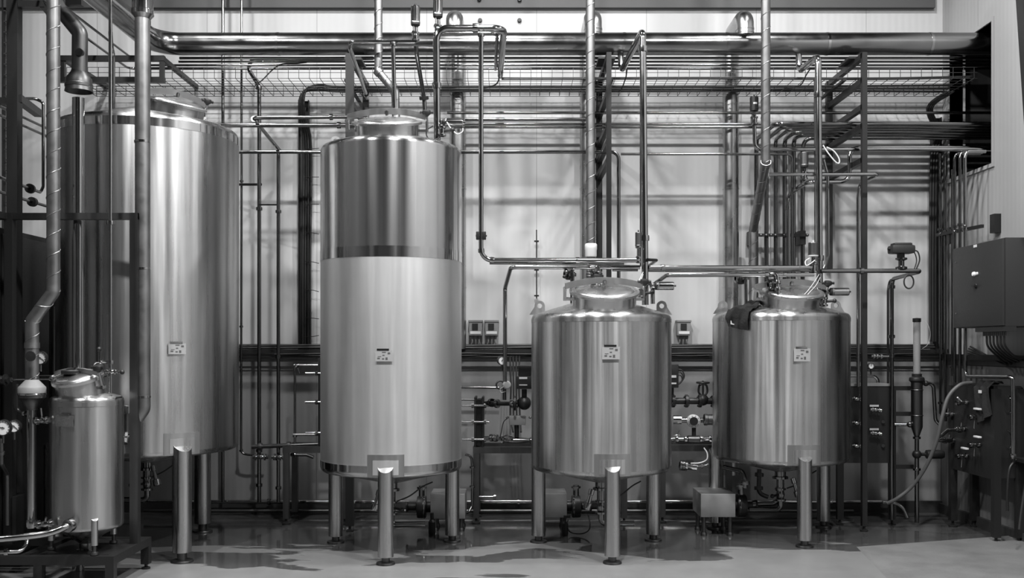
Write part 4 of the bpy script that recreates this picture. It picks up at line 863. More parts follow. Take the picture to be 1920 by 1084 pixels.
for i, (x, y0, y1, Y) in enumerate(((236, 762, 840, 7.6),)):
    ve = thing('outlet_elbow', 'pale-capped elbow fitting between the skid post and the downpipe', 'fitting', P(x, y1, Y))
    MB().box(P(x, y0 + 6, Y - .03), (.055, .05, .06), bev=.008).build('cap', 'bright', ve)
    MB().sweep(fillet([P(x + 1, y0 + 14, Y), P(x + 1, y0 + 50, Y), P(x - 2, y0 + 70, Y - .06)], .05), .022, 14).build('elbow', 'frame', ve)
    MB().lathe([(.022, 0), (.03, .004), (.03, .016), (.022, .02)], P(x + 1, y0 + 58, Y - .02), (0, -.4, 1), 14).build('clamp', 'pipe', ve)
MB().box((-4.2, 7.15, .62), (.5, .5, .72), bev=.02).build('control_box', 'cabinet', None, 'dark box on the skid at the far left behind the gauges', 'control box')
MB().box((-3.72, 7.4, .42), (.1, .2, .34), bev=.01).build('motor_block', 'iron', None, 'dark motor block on the skid between column pipe and small tank', 'motor')
# ================================================================ OUTLETS UNDER THE TANKS
def outlet(label, T, zb, side, Y=None):
    c = Vector((T[0], T[1], zb - .26)); rt = thing('outlet_valve', label, 'valve', c, 'outlet valves under the tanks')
    MB().lathe([(.035, 0), (.05, .004), (.05, .02), (.03, .025), (.04, .06), (.03, .1), (.05, .104), (.05, .118), (.035, .12)], c + Vector((0, 0, -.12)), n=20).build('valve_body', 'pipe', rt)
    MB().sweep(fillet([c + Vector((0, 0, -.11)), c + Vector((0, 0, -.2)), c + Vector((side * .28, .02, -.2))], .06), .024, 16).build('elbow', 'pipe', rt)
    a = c + Vector((-side * .13, -.12, -.06)); d = Vector((-.25 * side, -.1, -.9)).normalized()
    MB().lathe([(.0, 0), (.03, 0), (.032, .01), (.032, .05), (.02, .055), (.016, .12), (.024, .125), (.024, .17), (0, .175)], a, d * -1, 16).build('sampling_cock', 'bright', rt)
    MB().cyl(c + Vector((0, 0, -.06)), c + Vector((side * .09, -.09, -.06)), .011, n=8).ball(c + Vector((side * .1, -.1, -.06)), .02, 10).build('handle', 'black', rt)
    MB().sweep(catmull([c + Vector((.05, -.03, 0)), c + Vector((.16, -.06, .05)), c + Vector((.26, -.02, .12)), c + Vector((.34, .05, .15))]), .006, 8).build('wire', 'cable', rt)
    return rt
outlet('outlet valve with sampling cock under the tall slender tank', T2C, .665, 1)
outlet('outlet valve with sampling cock under the middle short tank', T3C, .667, 1)
outlet('outlet valve group under the right short tank', T4C, .675, -1)
outlet('outlet valve with sampling cock under the widest tank', T1C, .86, -1)
# ================================================================ PUMPS
def pump(label, x0, x1, ytop, ybot, Y, deep, side, z0=None, feet=True):
    a, b = P(x0, ytop, Y), P(x1, ybot, Y); w_ = b.x - a.x; h = a.z - b.z; c = Vector(((a.x + b.x) / 2, Y + deep / 2, b.z))
    rt = thing('transfer_pump', label, 'pump', (c.x, c.y, 0), 'transfer pumps under box covers')
    MB().box(c + Vector((0, 0, h / 2)), (w_, deep, h), bev=.006).build('motor_cover', 'box', rt)
    for sx in (-.38, .38):
        for sy in (-.35, .35):
            x, y = c.x + sx * w_, c.y + sy * deep
            MB().cyl((x, y, b.z), (x, y, .03), .02, n=14).lathe([(.024, .03), (.03, .012), (.03, 0), (0, 0)], (x, y, 0), n=14).build('leg', 'frame', rt)
    e = Vector((c.x + side * (w_ / 2), c.y, b.z + h * .35)); ax = Vector((side, 0, 0))
    MB().lathe([(.05, 0), (.05, .05), (.10, .055), (.105, .07), (.105, .12), (.1, .135), (.05, .14), (.035, .15), (.035, .22), (.05, .225), (.05, .24), (0, .24)], e, ax, 26).build('pump_head', 'iron', rt)
    q = e + ax * .095
    MB().sweep([q + Vector((0, 0, .05)), q + Vector((0, 0, .2))], .028, 16).lathe([(.028, .0), (.045, .003), (.045, .02), (.028, .024)], q + Vector((0, 0, .17)), n=16).build('outlet_port', 'pipe', rt)
    MB().ring(e + ax * .07, ax, .10, .010).build('head_clamp', 'pipe', rt)
    return rt
pump('pump under a bright box cover before the left leg of the right short tank', 1314, 1379, 926, 970, 8.82, .40, 1)
pump('pump box behind the right leg of the tall slender tank', 807, 872, 926, 973, 9.05, .34, -1)
pump('pump box behind the left leg of the middle short tank', 1012, 1063, 926, 971, 9.1, .34, 1)
pipe('bent suction tube from the bottom of the right tank down to the pump head', [(1357, 876, 9.2), (1392, 884, 9.05), (1397, 900, 9.0), (1397, 915, 9.0)], 9, mat='pipe', bend=1.5, rings=[(1397, 905)], rr=1.9)
pipe('low tube from the pump head bending up to the outlet of the right tank', [(1410, 946, 9.02), (1455, 944, 9.0), (1462, 930, 8.97), (1462, 905, 8.97)], 9, mat='pipe', bend=2, rings=[(1415, 946), (1462, 917)], rr=1.7)
pipe('upright fittings group behind the right tank outlet', [(1424, 880, 9.3), (1422, 925, 9.25), (1440, 932, 9.25)], 8, mat='frame', rings=[(1424, 890), (1423, 915)], rr=2)
cable('black cable looped on the floor from the pump box under the middle tank', [(1065, 975, 9.0), (1062, 985, 8.95), (1070, 998, 8.9), (1090, 1001, 8.85), (1104, 994, 8.85), (1106, 980, 8.9), (1103, 965, 9.1)], .012)
bt = thing('float_switch', 'black bottle-shaped sensor standing under the middle tank', 'sensor', P(1059, 1004, 8.88))
p = P(1059, 1004, 8.88); p.z = 0; MB().lathe([(0, 0), (.028, 0), (.03, .02), (.03, .11), (.014, .13), (.014, .16), (0, .16)], p, n=18).build('body', 'black', bt); MB().box(p + Vector((.02, 0, .17)), (.06, .03, .02)).build('cap', 'iron', bt)
p = P(810, 1004, 8.9); p.z = 0
MB().lathe([(0, 0), (.03, 0), (.032, .02), (.032, .12), (.016, .14), (.016, .2), (0, .2)], p, n=18).build('float_switch', 'black', None, 'black bottle-shaped sensor standing by the pump box of the tall tank', 'sensor')
# ================================================================ HEAT EXCHANGER SKIDS
def table(label, x0, x1, ytop, Y, deep):
    a = P(x0, ytop, Y); b = P(x1, ytop, Y); rt = thing('skid_table', label, 'frame table', (a.x, Y, 0), 'low frame tables')
    z = a.z
    MB().bar((a.x, Y, z - .03), (b.x, Y, z - .03), .06, .06).build('front_rail', 'frame', rt); MB().bar((a.x, Y + deep, z - .03), (b.x, Y + deep, z - .03), .06, .06).build('rear_rail', 'frame', rt)
    MB().bar((a.x + .03, Y, z - .03), (a.x + .03, Y + deep, z - .03), .06, .06).bar((b.x - .03, Y, z - .03), (b.x - .03, Y + deep, z - .03), .06, .06).build('end_rails', 'frame', rt)
    for x in (a.x + .03, b.x - .03):
        for y in (Y, Y + deep):
            l = MB().box((x, y, (z - .06 + .06) / 2), (.055, .055, z - .12)).build('leg', 'frame', rt)
            MB().lathe([(.012, .07), (.012, .03), (.04, .018), (.04, 0), (0, 0)], (x, y, 0), n=16).build('foot', 'iron', l)
    return rt, z
tb1, z1_ = table('low steel frame table left of the tall slender tank', 531, 652, 837, 9.42, .38)
tb2, z2_ = table('low steel frame table between the tall and middle tanks', 887, 1176, 838, 9.45, .4)
def exchanger(label, x0, x1, ytop, zb, Y, deep):
    a, b = P(x0, ytop, Y), P(x1, ytop, Y); rt = thing('plate_heat_exchanger', label, 'heat exchanger', ((a.x + b.x) / 2, Y + deep / 2, zb), 'plate heat exchangers')
    n = 9; w_ = b.x - a.x
    for x, t in ((a.x, .02), (b.x - .02, .02)): MB().box((x + t / 2, Y + deep / 2, (a.z + zb) / 2), (t, deep, a.z - zb), bev=.004).build('end_plate', 'iron', rt)
    m = MB().box(((a.x + b.x) / 2, Y + deep / 2, (a.z + zb) / 2 - .01), (w_ - .04, deep - .06, a.z - zb - .05))
    for k in range(n): m.box((a.x + .03 + (w_ - .06) * k / (n - 1), Y + deep / 2, (a.z + zb) / 2 - .01), (.005, deep - .03, a.z - zb - .03))
    m.build('plate_pack', 'black', rt)
    for fz in (.15, .5, .83):
        z = zb + (a.z - zb) * fz
        MB().cyl((a.x - .12, Y - .0, z), (b.x + .05, Y - .0, z), .011, n=10).cyl((a.x - .025, Y, z), (a.x, Y, z), .022, n=6).cyl((b.x, Y, z), (b.x + .025, Y, z), .022, n=6).build('tie_bolt', 'bright', rt)
    return rt
exchanger('narrow black plate heat exchanger half hidden behind the left of the tall tank', 596, 618, 672, z1_, 9.45, .3)
exchanger('black plate heat exchanger with bright tie bolts between tall and middle tank', 889, 907, 745, z2_, 9.45, .32)
pipe('bright U-shaped tube frame left of the narrow heat exchanger', [(598, 685, 9.55), (553, 685, 9.55), (553, 836, 9.55)], 4.5, mat='bright', bend=1.3, rings=[(553, 815), (555, 685)], rr=1.8)
pipe('bright lower tube from the U-frame to the narrow heat exchanger', [(550, 815, 9.55), (598, 815, 9.55)], 5, mat='bright')
hand_valve('small dark lever valve at the upper corner of the U-frame tube', (551, 685, 9.55), (1, 0, 0), .06, .014, (.03, -.02, -.08), 'pipe', 'black', group='small valves of the frame tables')
pipe('dark manifold tube behind the wall tubes at table height', [(472, 838, 9.55), (600, 833, 9.55)], 8, mat='frame', rings=[(486, 838), (540, 836)], rr=1.7)
for i, x in enumerate((488, 523)):
    hand_valve('bright stub valve under the table-height manifold, %s of two' % ['left', 'right'][i], (x - 14, 857, 9.5), (1, 0, 0), .15, .026, (.0, -.03, .05), group='stub valves at the wall tubes', leverm='iron')
pipe('short branch with a bright end under the low table at the tall tank', [(545, 853, 9.6), (575, 853, 9.6), (588, 858, 9.6)], 6, mat='frame', bend=1.5, rings=[(552, 853)], ringmat='bright', rr=1.6)
# between tall and middle tank
for i, y in enumerate((727, 750)):
    pipe('%s dark level tube entering right of the tall slender tank' % ['upper', 'lower'][i], [(840, y - 1, 10.14), (840, y - 1, 9.85), ((935, 900)[i], y, 9.85)], (5, 3.5)[i], mat='pipe' if i == 0 else 'frame')
gauge('round dial gauge behind the bent tube between tall and middle tank', (941, 676, 8.77), M_(8.5, 8.77), needle=130, face=(.4, -1, 0))
hw = thing('solenoid_valve', 'valve with a pale round cap and black ring left of the black motor', 'valve', P(948, 735, 9.2))
MB().ring(P(938, 722, 9.25), (.2, -1, .1), .038, .008).build('hand_ring', 'black', hw); MB().lathe([(.0, .03), (.03, .03), (.038, .02), (.038, -.02), (0, -.02)], P(950, 722, 9.15), (.15, -1, .05), 24).build('round_cap', 'lightgrey', hw); MB().cyl(P(946, 722, 9.2), P(946, 750, 9.2), .018, n=12).build('valve_body', 'pipe', hw)
cable('pale wire curl at the round-capped valve', [(946, 724, 9.12), (938, 730, 9.12), (940, 736, 9.12), (948, 734, 9.14)], .008, 'cablew')
mv = thing('control_valve', 'black motor control valve on flanged piping against the left side of the middle tank', 'valve', P(983, 765, 9.25))
MB().box(P(984, 695, 9.25), (.12, .12, .10), bev=.012).build('motor_head', 'iron', mv)
MB().box(P(983, 717, 9.25), (.15, .13, .12), bev=.01).build('housing', 'black', mv)
for y in (709, 722): MB().box(P(981, y, 9.18), (.075, .004, .018 if y == 709 else .01)).build('label_strip', 'lightgrey', mv)
MB().cyl(P(983, 730, 9.25), P(983, 745, 9.25), .025, n=14).build('yoke', 'iron', mv)
MB().ball(P(983, 756, 9.25), .065, 18).lathe([(.05, -.1), (.07, -.1), (.07, -.08), (.05, -.075)], P(983, 756, 9.25), (1, 0, 0), 20).build('valve_body', 'iron', mv)
pipe('dark flanged pipe with a bright clamp from the exchanger to the control valve', [(908, 757, 9.5), (920, 755, 9.4), (930, 757, 9.3), (975, 757, 9.25)], 8, mat='iron', rings=[(922, 755), (932, 756), (960, 757), (968, 757)], rr=2, ringmat='pipe')
fm = thing('flow_meter', 'steel box-headed flow meter over the bright clamps on the frame table', 'flow meter', P(970, 835, 9.35))
MB().box(P(970, 788, 9.35), (.16, .10, .085), bev=.006).build('head_box', 'box', fm); MB().box(P(970, 782, 9.32), (.165, .012, .012)).build('box_rim', 'bright', fm)
MB().cyl(P(969, 797, 9.35), P(969, 820, 9.35), .022, n=14).build('neck', 'iron', fm); MB().lathe([(.02, -.15), (.03, -.15), (.03, -.13), (.022, -.12), (.03, 0), (.022, .12), (.03, .13), (.03, .15), (.02, .15)], P(969, 826, 9.35), (1, 0, 0), 20).build('meter_body', 'pipe', fm)
for dx in (-19, 24): MB().ball(P(970 + dx, 783, 9.3), .014, 10).build('cable_gland', 'bright', fm)
cable('black wire from the flow meter head to the table', [(952, 784, 9.3), (944, 792, 9.3), (940, 810, 9.32), (937, 822, 9.35)], .008)
pipe('bright clamped tube along the table top from the exchanger to the flow meter', [(908, 822, 9.45), (925, 821, 9.4), (945, 823, 9.35)], 7, mat='bright', rings=[(922, 821), (930, 821)], rr=2)
cl_ = MB().ring(P(950, 821, 9.3), (0, -.3, 1), .055, .008).build('hose_clamp', 'bright', None, 'bright ring clamp lying before the flow meter neck', 'clamp')
for i in range(4): cable('black cable dropping from the wall duct beside the bent tube, %s from the left' % ['first', 'second', 'third', 'fourth'][i], [Vector((P(956 + 6 * i, 0, 9.98).x, 9.98, 1.62)), Vector((P(958 + 5 * i, 0, 9.9).x, 9.92, 1.3)), Vector((P(957 + 6 * i, 0, 9.9).x, 9.9, 1.0)), Vector((P(962 + 5 * i, 0, 9.8).x, 9.8, .85))], .018, group='cables behind the control valve')
pipe('small hooked drain tube under the table with bright ends', [(872, 852, 9.35), (884, 856, 9.35), (886, 880, 9.35), (885, 950, 9.35), (878, 962, 9.3), (868, 962, 9.25)], 5, mat='pipe', bend=2.4, rings=[(885, 876), (885, 912)], rr=2)
pipe('short bright stub tube low behind the tall tank', [(890, 932, 9.5), (930, 932, 9.5)], 5, mat='bright', rings=[(926, 932), (934, 932)], rr=2.2)
# between middle and right tank
def flanged(label, p, ax, n, step, r, mat='iron'):
    p = pt(p); ax = Vector(ax).normalized(); rt = thing('flanged_pipe', label, 'pipe', p)
    MB().sweep([p, p + ax * step * (n - 1)], r * .5, 16).build('tube', mat, rt)
    for i in range(n):
        c = p + ax * step * i
        MB().lathe([(r * .5, -.012), (r, -.012), (r, -.012), (r, .012), (r, .012), (r * .5, .012)], c, ax, 22).build('flange', mat, rt)
        u = ax.orthogonal().normalized(); v = ax.cross(u); m = MB()
        for k in range(6): q = c + (u * math.cos(k * 1.047) + v * math.sin(k * 1.047)) * r * .8; m.cyl(q - ax * .022, q + ax * .022, .008, n=6)
        m.build('bolt', 'pipe', rt)
    return rt
flanged('black flanged pipe between the two short tanks under the wheel valve', (1262, 752, 9.35), (1, 0, 0), 4, M_(25, 9.35), .062)
gv = thing('wheel_valve', 'black cast valve with a T-shaped hand wheel between the two short tanks', 'valve', P(1318, 740, 9.35))
MB().ball(P(1318, 750, 9.35), .055, 16).build('valve_body', 'iron', gv); m = MB()
for s_ in (-1, 1): m.sweep(catmull([P(1318 + s_ * 3, 742, 9.35), P(1318 + s_ * 8, 735, 9.35), P(1318 + s_ * 7, 724, 9.35), P(1318 + s_ * 3, 720, 9.35)]), .010, 8)
m.build('yoke', 'iron', gv); MB().cyl(P(1318, 745, 9.35), P(1318, 714, 9.35), .010, n=10).build('stem', 'pipe', gv)
m = MB().ring(P(1318, 717.5, 9.35), (0, 0, 1), .055, .010).bar(P(1308, 717.5, 9.35), P(1328, 717.5, 9.35), .014, .014); m.build('hand_wheel', 'iron', gv)
gb = thing('terminal_box', 'black box with looped cables at the right side of the middle tank', 'terminal box', P(1262, 725, 9.3))
MB().box(P(1262, 705, 9.3), (.09, .1, .22), bev=.008).build('housing', 'black', gb); MB().box(P(1260, 738, 9.33), (.03, .03, .16)).build('bracket', 'iron', gb)
for y in (706, 719): MB().box(P(1263, y, 9.245), (.05, .006, .022 if y == 706 else .014)).build('label_strip', 'lightgrey', gb)
for k in range(3): MB().sweep(catmull([P(1266, 693 + 6 * k, 9.28), P(1278 - k, 694 + 5 * k, 9.28), P(1283 - 2 * k, 706 + 3 * k, 9.28), P(1276 - k, 718, 9.28), P(1268, 722 - k, 9.28)]), .006, 8).build('cable_loop', 'cable', gb)
fl2 = thing('flow_meter', 'flow meter with a round white-rimmed dial between the two short tanks', 'flow meter', P(1300, 800, 9.3))
MB().lathe([(.0, .02), (.038, .02), (.05, .01), (.062, -.002), (.062, -.05), (.05, -.09), (0, -.09)], P(1301, 790, 9.25), (0, -1, 0), 28).build('dial_housing', 'lightgrey', fl2); MB().lathe([(.04, 0), (.0, .002)], P(1301, 790, 9.225), (0, -1, 0), 24).build('dial_glass', 'black', fl2)
m = MB()
for k in range(10): a = k * .628; q = P(1301, 790, 9.235) + Vector((math.cos(a) * .05, 0, math.sin(a) * .05)); m.cyl(q, q + Vector((0, -.006, 0)), .004, n=6)
m.build('rim_screw', 'ink', fl2)
MB().cyl(P(1262, 787, 9.3), P(1277, 787, 9.3), .042, n=20).build('left_clamp', 'bright', fl2); MB().cyl(P(1277, 788, 9.3), P(1320, 788, 9.3), .022, n=14).build('tube', 'pipe', fl2); MB().lathe([(.05, 0), (.055, .004), (.055, .03), (.05, .034), (.052, .1), (.0, .1)], P(1320, 787, 9.3), (1, 0, 0), 24).build('right_sleeve', 'duct', fl2)
MB().cyl(P(1301, 802, 9.3), P(1301, 822, 9.3), .02, n=12).build('neck', 'iron', fl2)
pipe('bright clamped tube with a dull sleeve below the dial flow meter', [(1255, 824, 9.3), (1335, 823, 9.3)], 7, mat='bright', rings=[(1270, 824), (1285, 824), (1316, 818), (1330, 822)], rr=2)
MB().lathe([(.03, 0), (.038, .004), (.038, .11), (.03, .114)], P(1289, 824, 9.3), (1, 0, 0), 20).build('pipe_sleeve', 'frame', None, 'dull sleeve on the bright clamped tube between the short tanks', 'sleeve')
hand_valve('small bright lever valve standing on the clamped tube at the middle tank', (1262, 818, 9.25), (1, 0, .1), .07, .012, (.02, -.02, .05), group='small valves of the frame tables')
ht = thing('hose_tail', 'tilted ribbed coupling with a cable at the lower right of the middle tank', 'coupling', P(1285, 880, 9.2))
MB().lathe([(.03, 0), (.05, .004), (.05, .02), (.044, .022), (.05, .026), (.05, .045), (.044, .048), (.05, .052), (.048, .07), (.035, .075), (.035, .16), (0, .165)], P(1274, 872, 9.2), (1, 0, -.12), 24).build('ribbed_body', 'bright', ht)
MB().box(P(1293, 868, 9.2), (.07, .06, .05), bev=.008).build('block', 'iron', ht); MB().sweep(catmull([P(1295, 869, 9.17), P(1312, 868, 9.17), P(1325, 862, 9.17), P(1326, 850, 9.2), P(1320, 840, 9.25)]), .006, 8).build('cable_tail', 'cablew', ht)
pipe('short bright stub tube beside the ribbed coupling', [(1302, 876, 9.3), (1330, 872, 9.3)], 4, mat='bright', rings=[(1304, 876), (1316, 875), (1327, 873)], rr=2)
tb3, z3_ = table('low dark frame behind the gap between the two short tanks', 1236, 1372, 834, 9.5, .38)
# ================================================================ MIDDLE VALVE PANEL BEHIND THE RIGHT TANK
vp = thing('valve_station', 'dark panel with hand valves right of the tank with the cloth', 'valve panel', (P(1625, 0, 9.4).x, 9.4, 0), 'valve stations')
a, b = P(1572, 724, 9.4), P(1670, 868, 9.4)
MB().box(((a.x + b.x) / 2, 9.4, (a.z + b.z) / 2), (b.x - a.x, .03, a.z - b.z)).build('front_plate', 'dark', vp)
MB().box(((a.x + b.x) / 2, 9.52, a.z + .012), (b.x - a.x, .28, .024)).build('top_plate', 'box', vp)
for x in (a.x + .02, b.x + .02):
    l = MB().box((x, 9.42, (a.z + .05) / 2), (.06, .05, a.z - .05)).build('leg', 'dark', vp); MB().lathe([(.012, .06), (.012, .02), (.035, .012), (.035, 0), (0, 0)], (x, 9.42, 0), n=14).build('foot', 'iron', l)
for y in (728, 776, 875): MB().bar((b.x + .02, 9.42, P(0, y, 9.42).z), (P(1712, 0, 9.42).x, 9.42, P(0, y, 9.42).z), .04, .04).build('side_arm', 'dark', vp)
for i, (x, y, pl) in enumerate(((1606, 748, 0), (1641, 768, 1), (1606, 793, 0), (1641, 812, 1), (1606, 836, 0))):
    hand_valve('hand valve on the panel by the free post, %s' % ['top of the left column', 'upper of the right column', 'middle of the left column', 'lower of the right column', 'bottom of the left column'][i], P(x - 9, y, 9.33), (1, -.15, -.08), .10, .020, (.01, -.03, .045) if not pl else (.05, -.02, -.01), group='hand valves on the middle panel')
    if pl: MB().box(P(x - 2, y - 7, 9.37), (.085, .006, .018)).build('name_strip', 'lightgrey', None, 'pale name strip over the %s right valve of the panel by the free post' % ['', 'upper', '', 'lower'][i], 'label strip', 'name strips on the middle panel')
for i, y in enumerate((791, 836)): MB().cyl(P(1656, y, 9.39), P(1656, y, 9.36), .016, n=12).build('panel_plug', 'black', None, '%s round black plug at the right edge of the panel by the free post' % ['upper', 'lower'][i], 'plug', 'plugs of the middle panel')
pipe('short hooked tube behind the valve panel by the free post', [(1585, 705, 9.6), (1640, 705, 9.6), (1646, 712, 9.6), (1646, 722, 9.6)], 6, mat='pipe', bend=1.5)
pipe('bright stub with fittings left of the hairpin drop above the valve panel', [(1634, 668, 9.35), (1671, 669, 9.35)], 4, mat='bright', rings=[(1638, 668), (1645, 668), (1652, 669)], rr=2)
gauge('small round gauge above the valve panel by the free post', (1633, 686, 9.6), .03, needle=100)
# ================================================================ SIGHT GLASS SEPARATOR
sgp = thing('sight_glass_filter', 'tall sight glass filter with a cone foot right of the valve panel', 'filter', P(1719, 975, 9.3)); s_ = M_(1, 9.3); c = P(1719, 705, 9.3)
MB().lathe([(6.5 * s_, 0), (6.5 * s_, 104 * s_)], c, n=24).build('glass_tube', 'tube', sgp)
MB().lathe([(7 * s_, 101 * s_), (7.6 * s_, 102 * s_), (7.6 * s_, 108 * s_), (0, 109 * s_)], c, n=24).build('cap', 'black', sgp)
MB().lathe([(7 * s_, 4 * s_), (9 * s_, 4 * s_), (9 * s_, -1 * s_), (13 * s_, -3 * s_), (14 * s_, -6 * s_), (14 * s_, -9 * s_), (11 * s_, -12 * s_)], c, n=28).build('collar', 'iron', sgp)
MB().lathe([(10.5 * s_, -8 * s_), (10.5 * s_, -75 * s_), (10.5 * s_, -96 * s_), (5 * s_, -112 * s_), (3.5 * s_, -114 * s_)], c, n=28).build('vessel', 'frame', sgp)
for y in (-26, -74): MB().ring(c + Vector((0, 0, y * s_)), (0, 0, 1), 10.5 * s_, 1.2 * s_).build('band', 'frame', sgp)
MB().cyl(c + Vector((0, 0, -112 * s_)), c + Vector((0, 0, -275 * s_)), 4 * s_, n=18).build('drain_pipe', 'pipe', sgp)
for y in (-116, -175): MB().lathe([(4 * s_, -3 * s_), (7 * s_, -2 * s_), (7 * s_, 2 * s_), (4 * s_, 3 * s_)], c + Vector((0, 0, y * s_)), n=18).build('clamp', 'pipe', sgp)
MB().sweep(fillet([c + Vector((12 * s_, 0, -14 * s_)), P(1750, 719, 9.3), P(1754, 788, 9.3), P(1764, 798, 9.3)], .06), 3.5 * s_, 14).build('side_tube', 'pipe', sgp)
MB().ball(P(1736, 719, 9.3), 5.5 * s_, 12).build('union', 'iron', sgp)
MB().sweep(fillet([P(1678, 796, 9.38), P(1705, 796, 9.32), P(1710, 794, 9.3)], .02), 3.5 * s_, 14).ball(P(1706, 796, 9.3), 6 * s_, 12).build('inlet_tube', 'pipe', sgp)
MB().ball(P(1719, 852, 9.3), 8.5 * s_, 14).build('valve_body', 'iron', sgp)
MB().lathe([(3 * s_, 0), (3 * s_, 8 * s_), (8 * s_, 10 * s_), (8.5 * s_, 14 * s_), (8.5 * s_, 38 * s_), (7 * s_, 42 * s_), (0, 42 * s_)], P(1727, 852, 9.3), (1, 0, 0), 24).build('valve_actuator', 'iron', sgp)
cable('thin pale wire looping from the sight glass cap to its collar', [(1725, 600, 9.3), (1738, 606, 9.3), (1744, 625, 9.3), (1740, 645, 9.3), (1728, 655, 9.35)], .004, 'cablew')
# ================================================================ RIGHT VALVE PANEL, CABINET, TUBES OF THE CORNER
PX = 4.16
rp = thing('valve_station', 'dark standing valve panel along the right wall below the cabinet', 'valve panel', (PX, 8.9, 0), 'valve stations'); ya, yb = 9.28, 8.50; za, zb2 = 1.335, .55
MB().box((PX, (ya + yb) / 2, (za + zb2) / 2), (.025, ya - yb, za - zb2)).build('front_plate', 'dark', rp)
MB().box((PX + .11, (ya + yb) / 2, za + .012), (.24, ya - yb, .024)).build('top_plate', 'frame', rp)
MB().box((PX + .11, yb - .012, (za + zb2) / 2 + .02), (.2, .024, za - zb2)).build('side_plate', 'frame', rp)
for (x, y) in ((PX, ya + .03), (PX, yb - .02), (PX + .2, ya + .03), (PX + .2, yb - .02)):
    l = MB().box((x, y, (za + .06) / 2), (.06, .06, za - .06)).build('leg', 'dark', rp); MB().lathe([(.012, .07), (.012, .02), (.04, .014), (.04, 0), (0, 0)], (x, y, 0), n=14).build('foot', 'iron', l)
for z in (1.2, .9): MB().sweep(catmull([Vector((PX + .1, yb - .03, z + .08)), Vector((PX + .1, yb - .07, z + .05)), Vector((PX + .1, yb - .07, z - .05)), Vector((PX + .1, yb - .03, z - .08))]), .007, 8).build('grip', 'bright', rp)
for i, (x, y, lv) in enumerate(((1818, 755, 2), (1790, 777, 0), (1842, 782, 1), (1815, 804, 0), (1792, 826, 0), (1842, 834, 1), (1818, 855, 1))):
    Y = PX * F / (x - CX); q = P(x, y, Y); q.x = PX - .012
    hand_valve('bright hand valve on the right wall panel, %s' % ['topmost with a pale block', 'upper left', 'upper right with a hanging lever', 'middle one joined to the bent tube', 'lower left', 'lower right with a hanging lever', 'lowest one'][i], q, (-1, -.25, 0), .13, .022, ((.0, -.02, .06), (-.02, -.03, -.10), (-.06, -.04, .05))[lv], leverm=('bright', 'iron', 'lightgrey')[lv], group='hand valves on the right panel')
    if i in (2, 5, 6): MB().box(q + Vector((-.06, -.06, .075)), (.03, .10, .016), bev=.004).build('valve_grip', 'lightgrey', None, 'pale flat grip above the %s valve of the right panel' % {2: 'upper right', 5: 'lower right', 6: 'lowest'}[i], 'grip', 'flat grips of the right panel')
pipe('bright bent tube coming out of the middle valve of the right panel', [(1806, 805, 9.0), (1778, 806, 8.95), (1757, 824, 8.9)], 7, mat='bright', bend=2, rings=[(1800, 805)], rr=1.8)
pipe('short bright tube into the lower left valve of the right panel', [(1785, 826, 9.05), (1758, 826, 8.95)], 6, mat='bright')
hz_ = pipe('long grey hose drooping from the right panel top down to the floor', [(1822, 718, 8.8), (1800, 722, 8.75), (1778, 745, 8.75), (1766, 785, 8.75), (1756, 828, 8.8), (1736, 875, 8.9), (1710, 912, 9.0), (1682, 935, 9.05), (1664, 944, 9.1)], 7, mat='hose', name='hose', cat='hose', smooth=True, n=14)
pipe('curved bright tube end standing on the floor beside the hose', [(1655, 942, 9.15), (1676, 943, 9.15), (1693, 953, 9.12), (1702, 971, 9.1)], 6, mat='bright', smooth=True)
# cloth on the panel corner
grid = []
for i in range(13):
    t = i / 12; row = []
    for j in range(11):
        s_ = j / 10 - .5; wr = .014 * math.sin(s_ * 13 + t * 4) + .01
        yy = yb + .14 + s_ * .26 - .03 * t
        if t < .3: pos = Vector((PX + .08 - t / .3 * .1, yy, za + .035 + wr)); nn = Vector((0, 0, 1))
        else: pos = Vector((PX - .03 - wr, yy, za + .02 - (t - .3) * .42 * (1 + .35 * s_))); nn = Vector((-1, 0, 0))
        row.append((pos, nn))
    grid.append(row)
rg = thing('black_cloth', 'black cloth hanging over the near corner of the right wall panel', 'cloth', grid[-1][5][0]); c_ = cloth(None, 'cloth_sheet', grid, .008, 'cloth', None); c_.location = Vector(c_.location) - rg.location; c_.parent = rg
MB().box(grid[5][5][0] + Vector((-.014, 0, 0)), (.004, .055, .026)).build('pale_mark', 'lightgrey', rg)
# cabinet on the wall
CXf = 3.98; y0, y1, zb_, zt_ = 8.0, 8.9, 1.865, 2.586
cb = thing('control_cabinet', 'dark grey control cabinet hung on the right wall', 'cabinet', (4.2, 8.45, zb_))
MB().box(((CXf + .018 + RW) / 2, (y0 + y1) / 2, (zb_ + zt_) / 2), (RW - CXf - .024, y1 - y0, zt_ - zb_), bev=.006).build('housing', 'cabinet', cb)
dr = MB().box((CXf + .01, (y0 + y1) / 2, (zb_ + zt_) / 2), (.022, y1 - y0 - .012, zt_ - zb_ - .012), bev=.004).build('door', 'cabinet', cb)
def onface(px, py): Y = CXf * F / (px - CX); return Vector((CXf - .002, Y, EYE - (py - HZ) / F * Y))
q = onface(1828, 514); MB().lathe([(0, .022), (.016, .02), (.02, .01), (.02, 0), (0, 0)], q, (-1, 0, 0), 20).build('lock_button', 'white', dr)
MB().lathe([(0, .014), (.012, .012), (.014, 0), (0, 0)], q + Vector((0, -.05, 0)), (-1, 0, 0), 18).build('lock_button', 'lightgrey', dr)
q = onface(1830, 536); MB().lathe([(0, .012), (.022, .01), (.024, 0), (0, 0)], q, (-1, 0, 0), 18).bar(q + Vector((-.02, -.03, 0)), q + Vector((-.02, .03, 0)), .014, .016).build('door_handle', 'iron', dr)
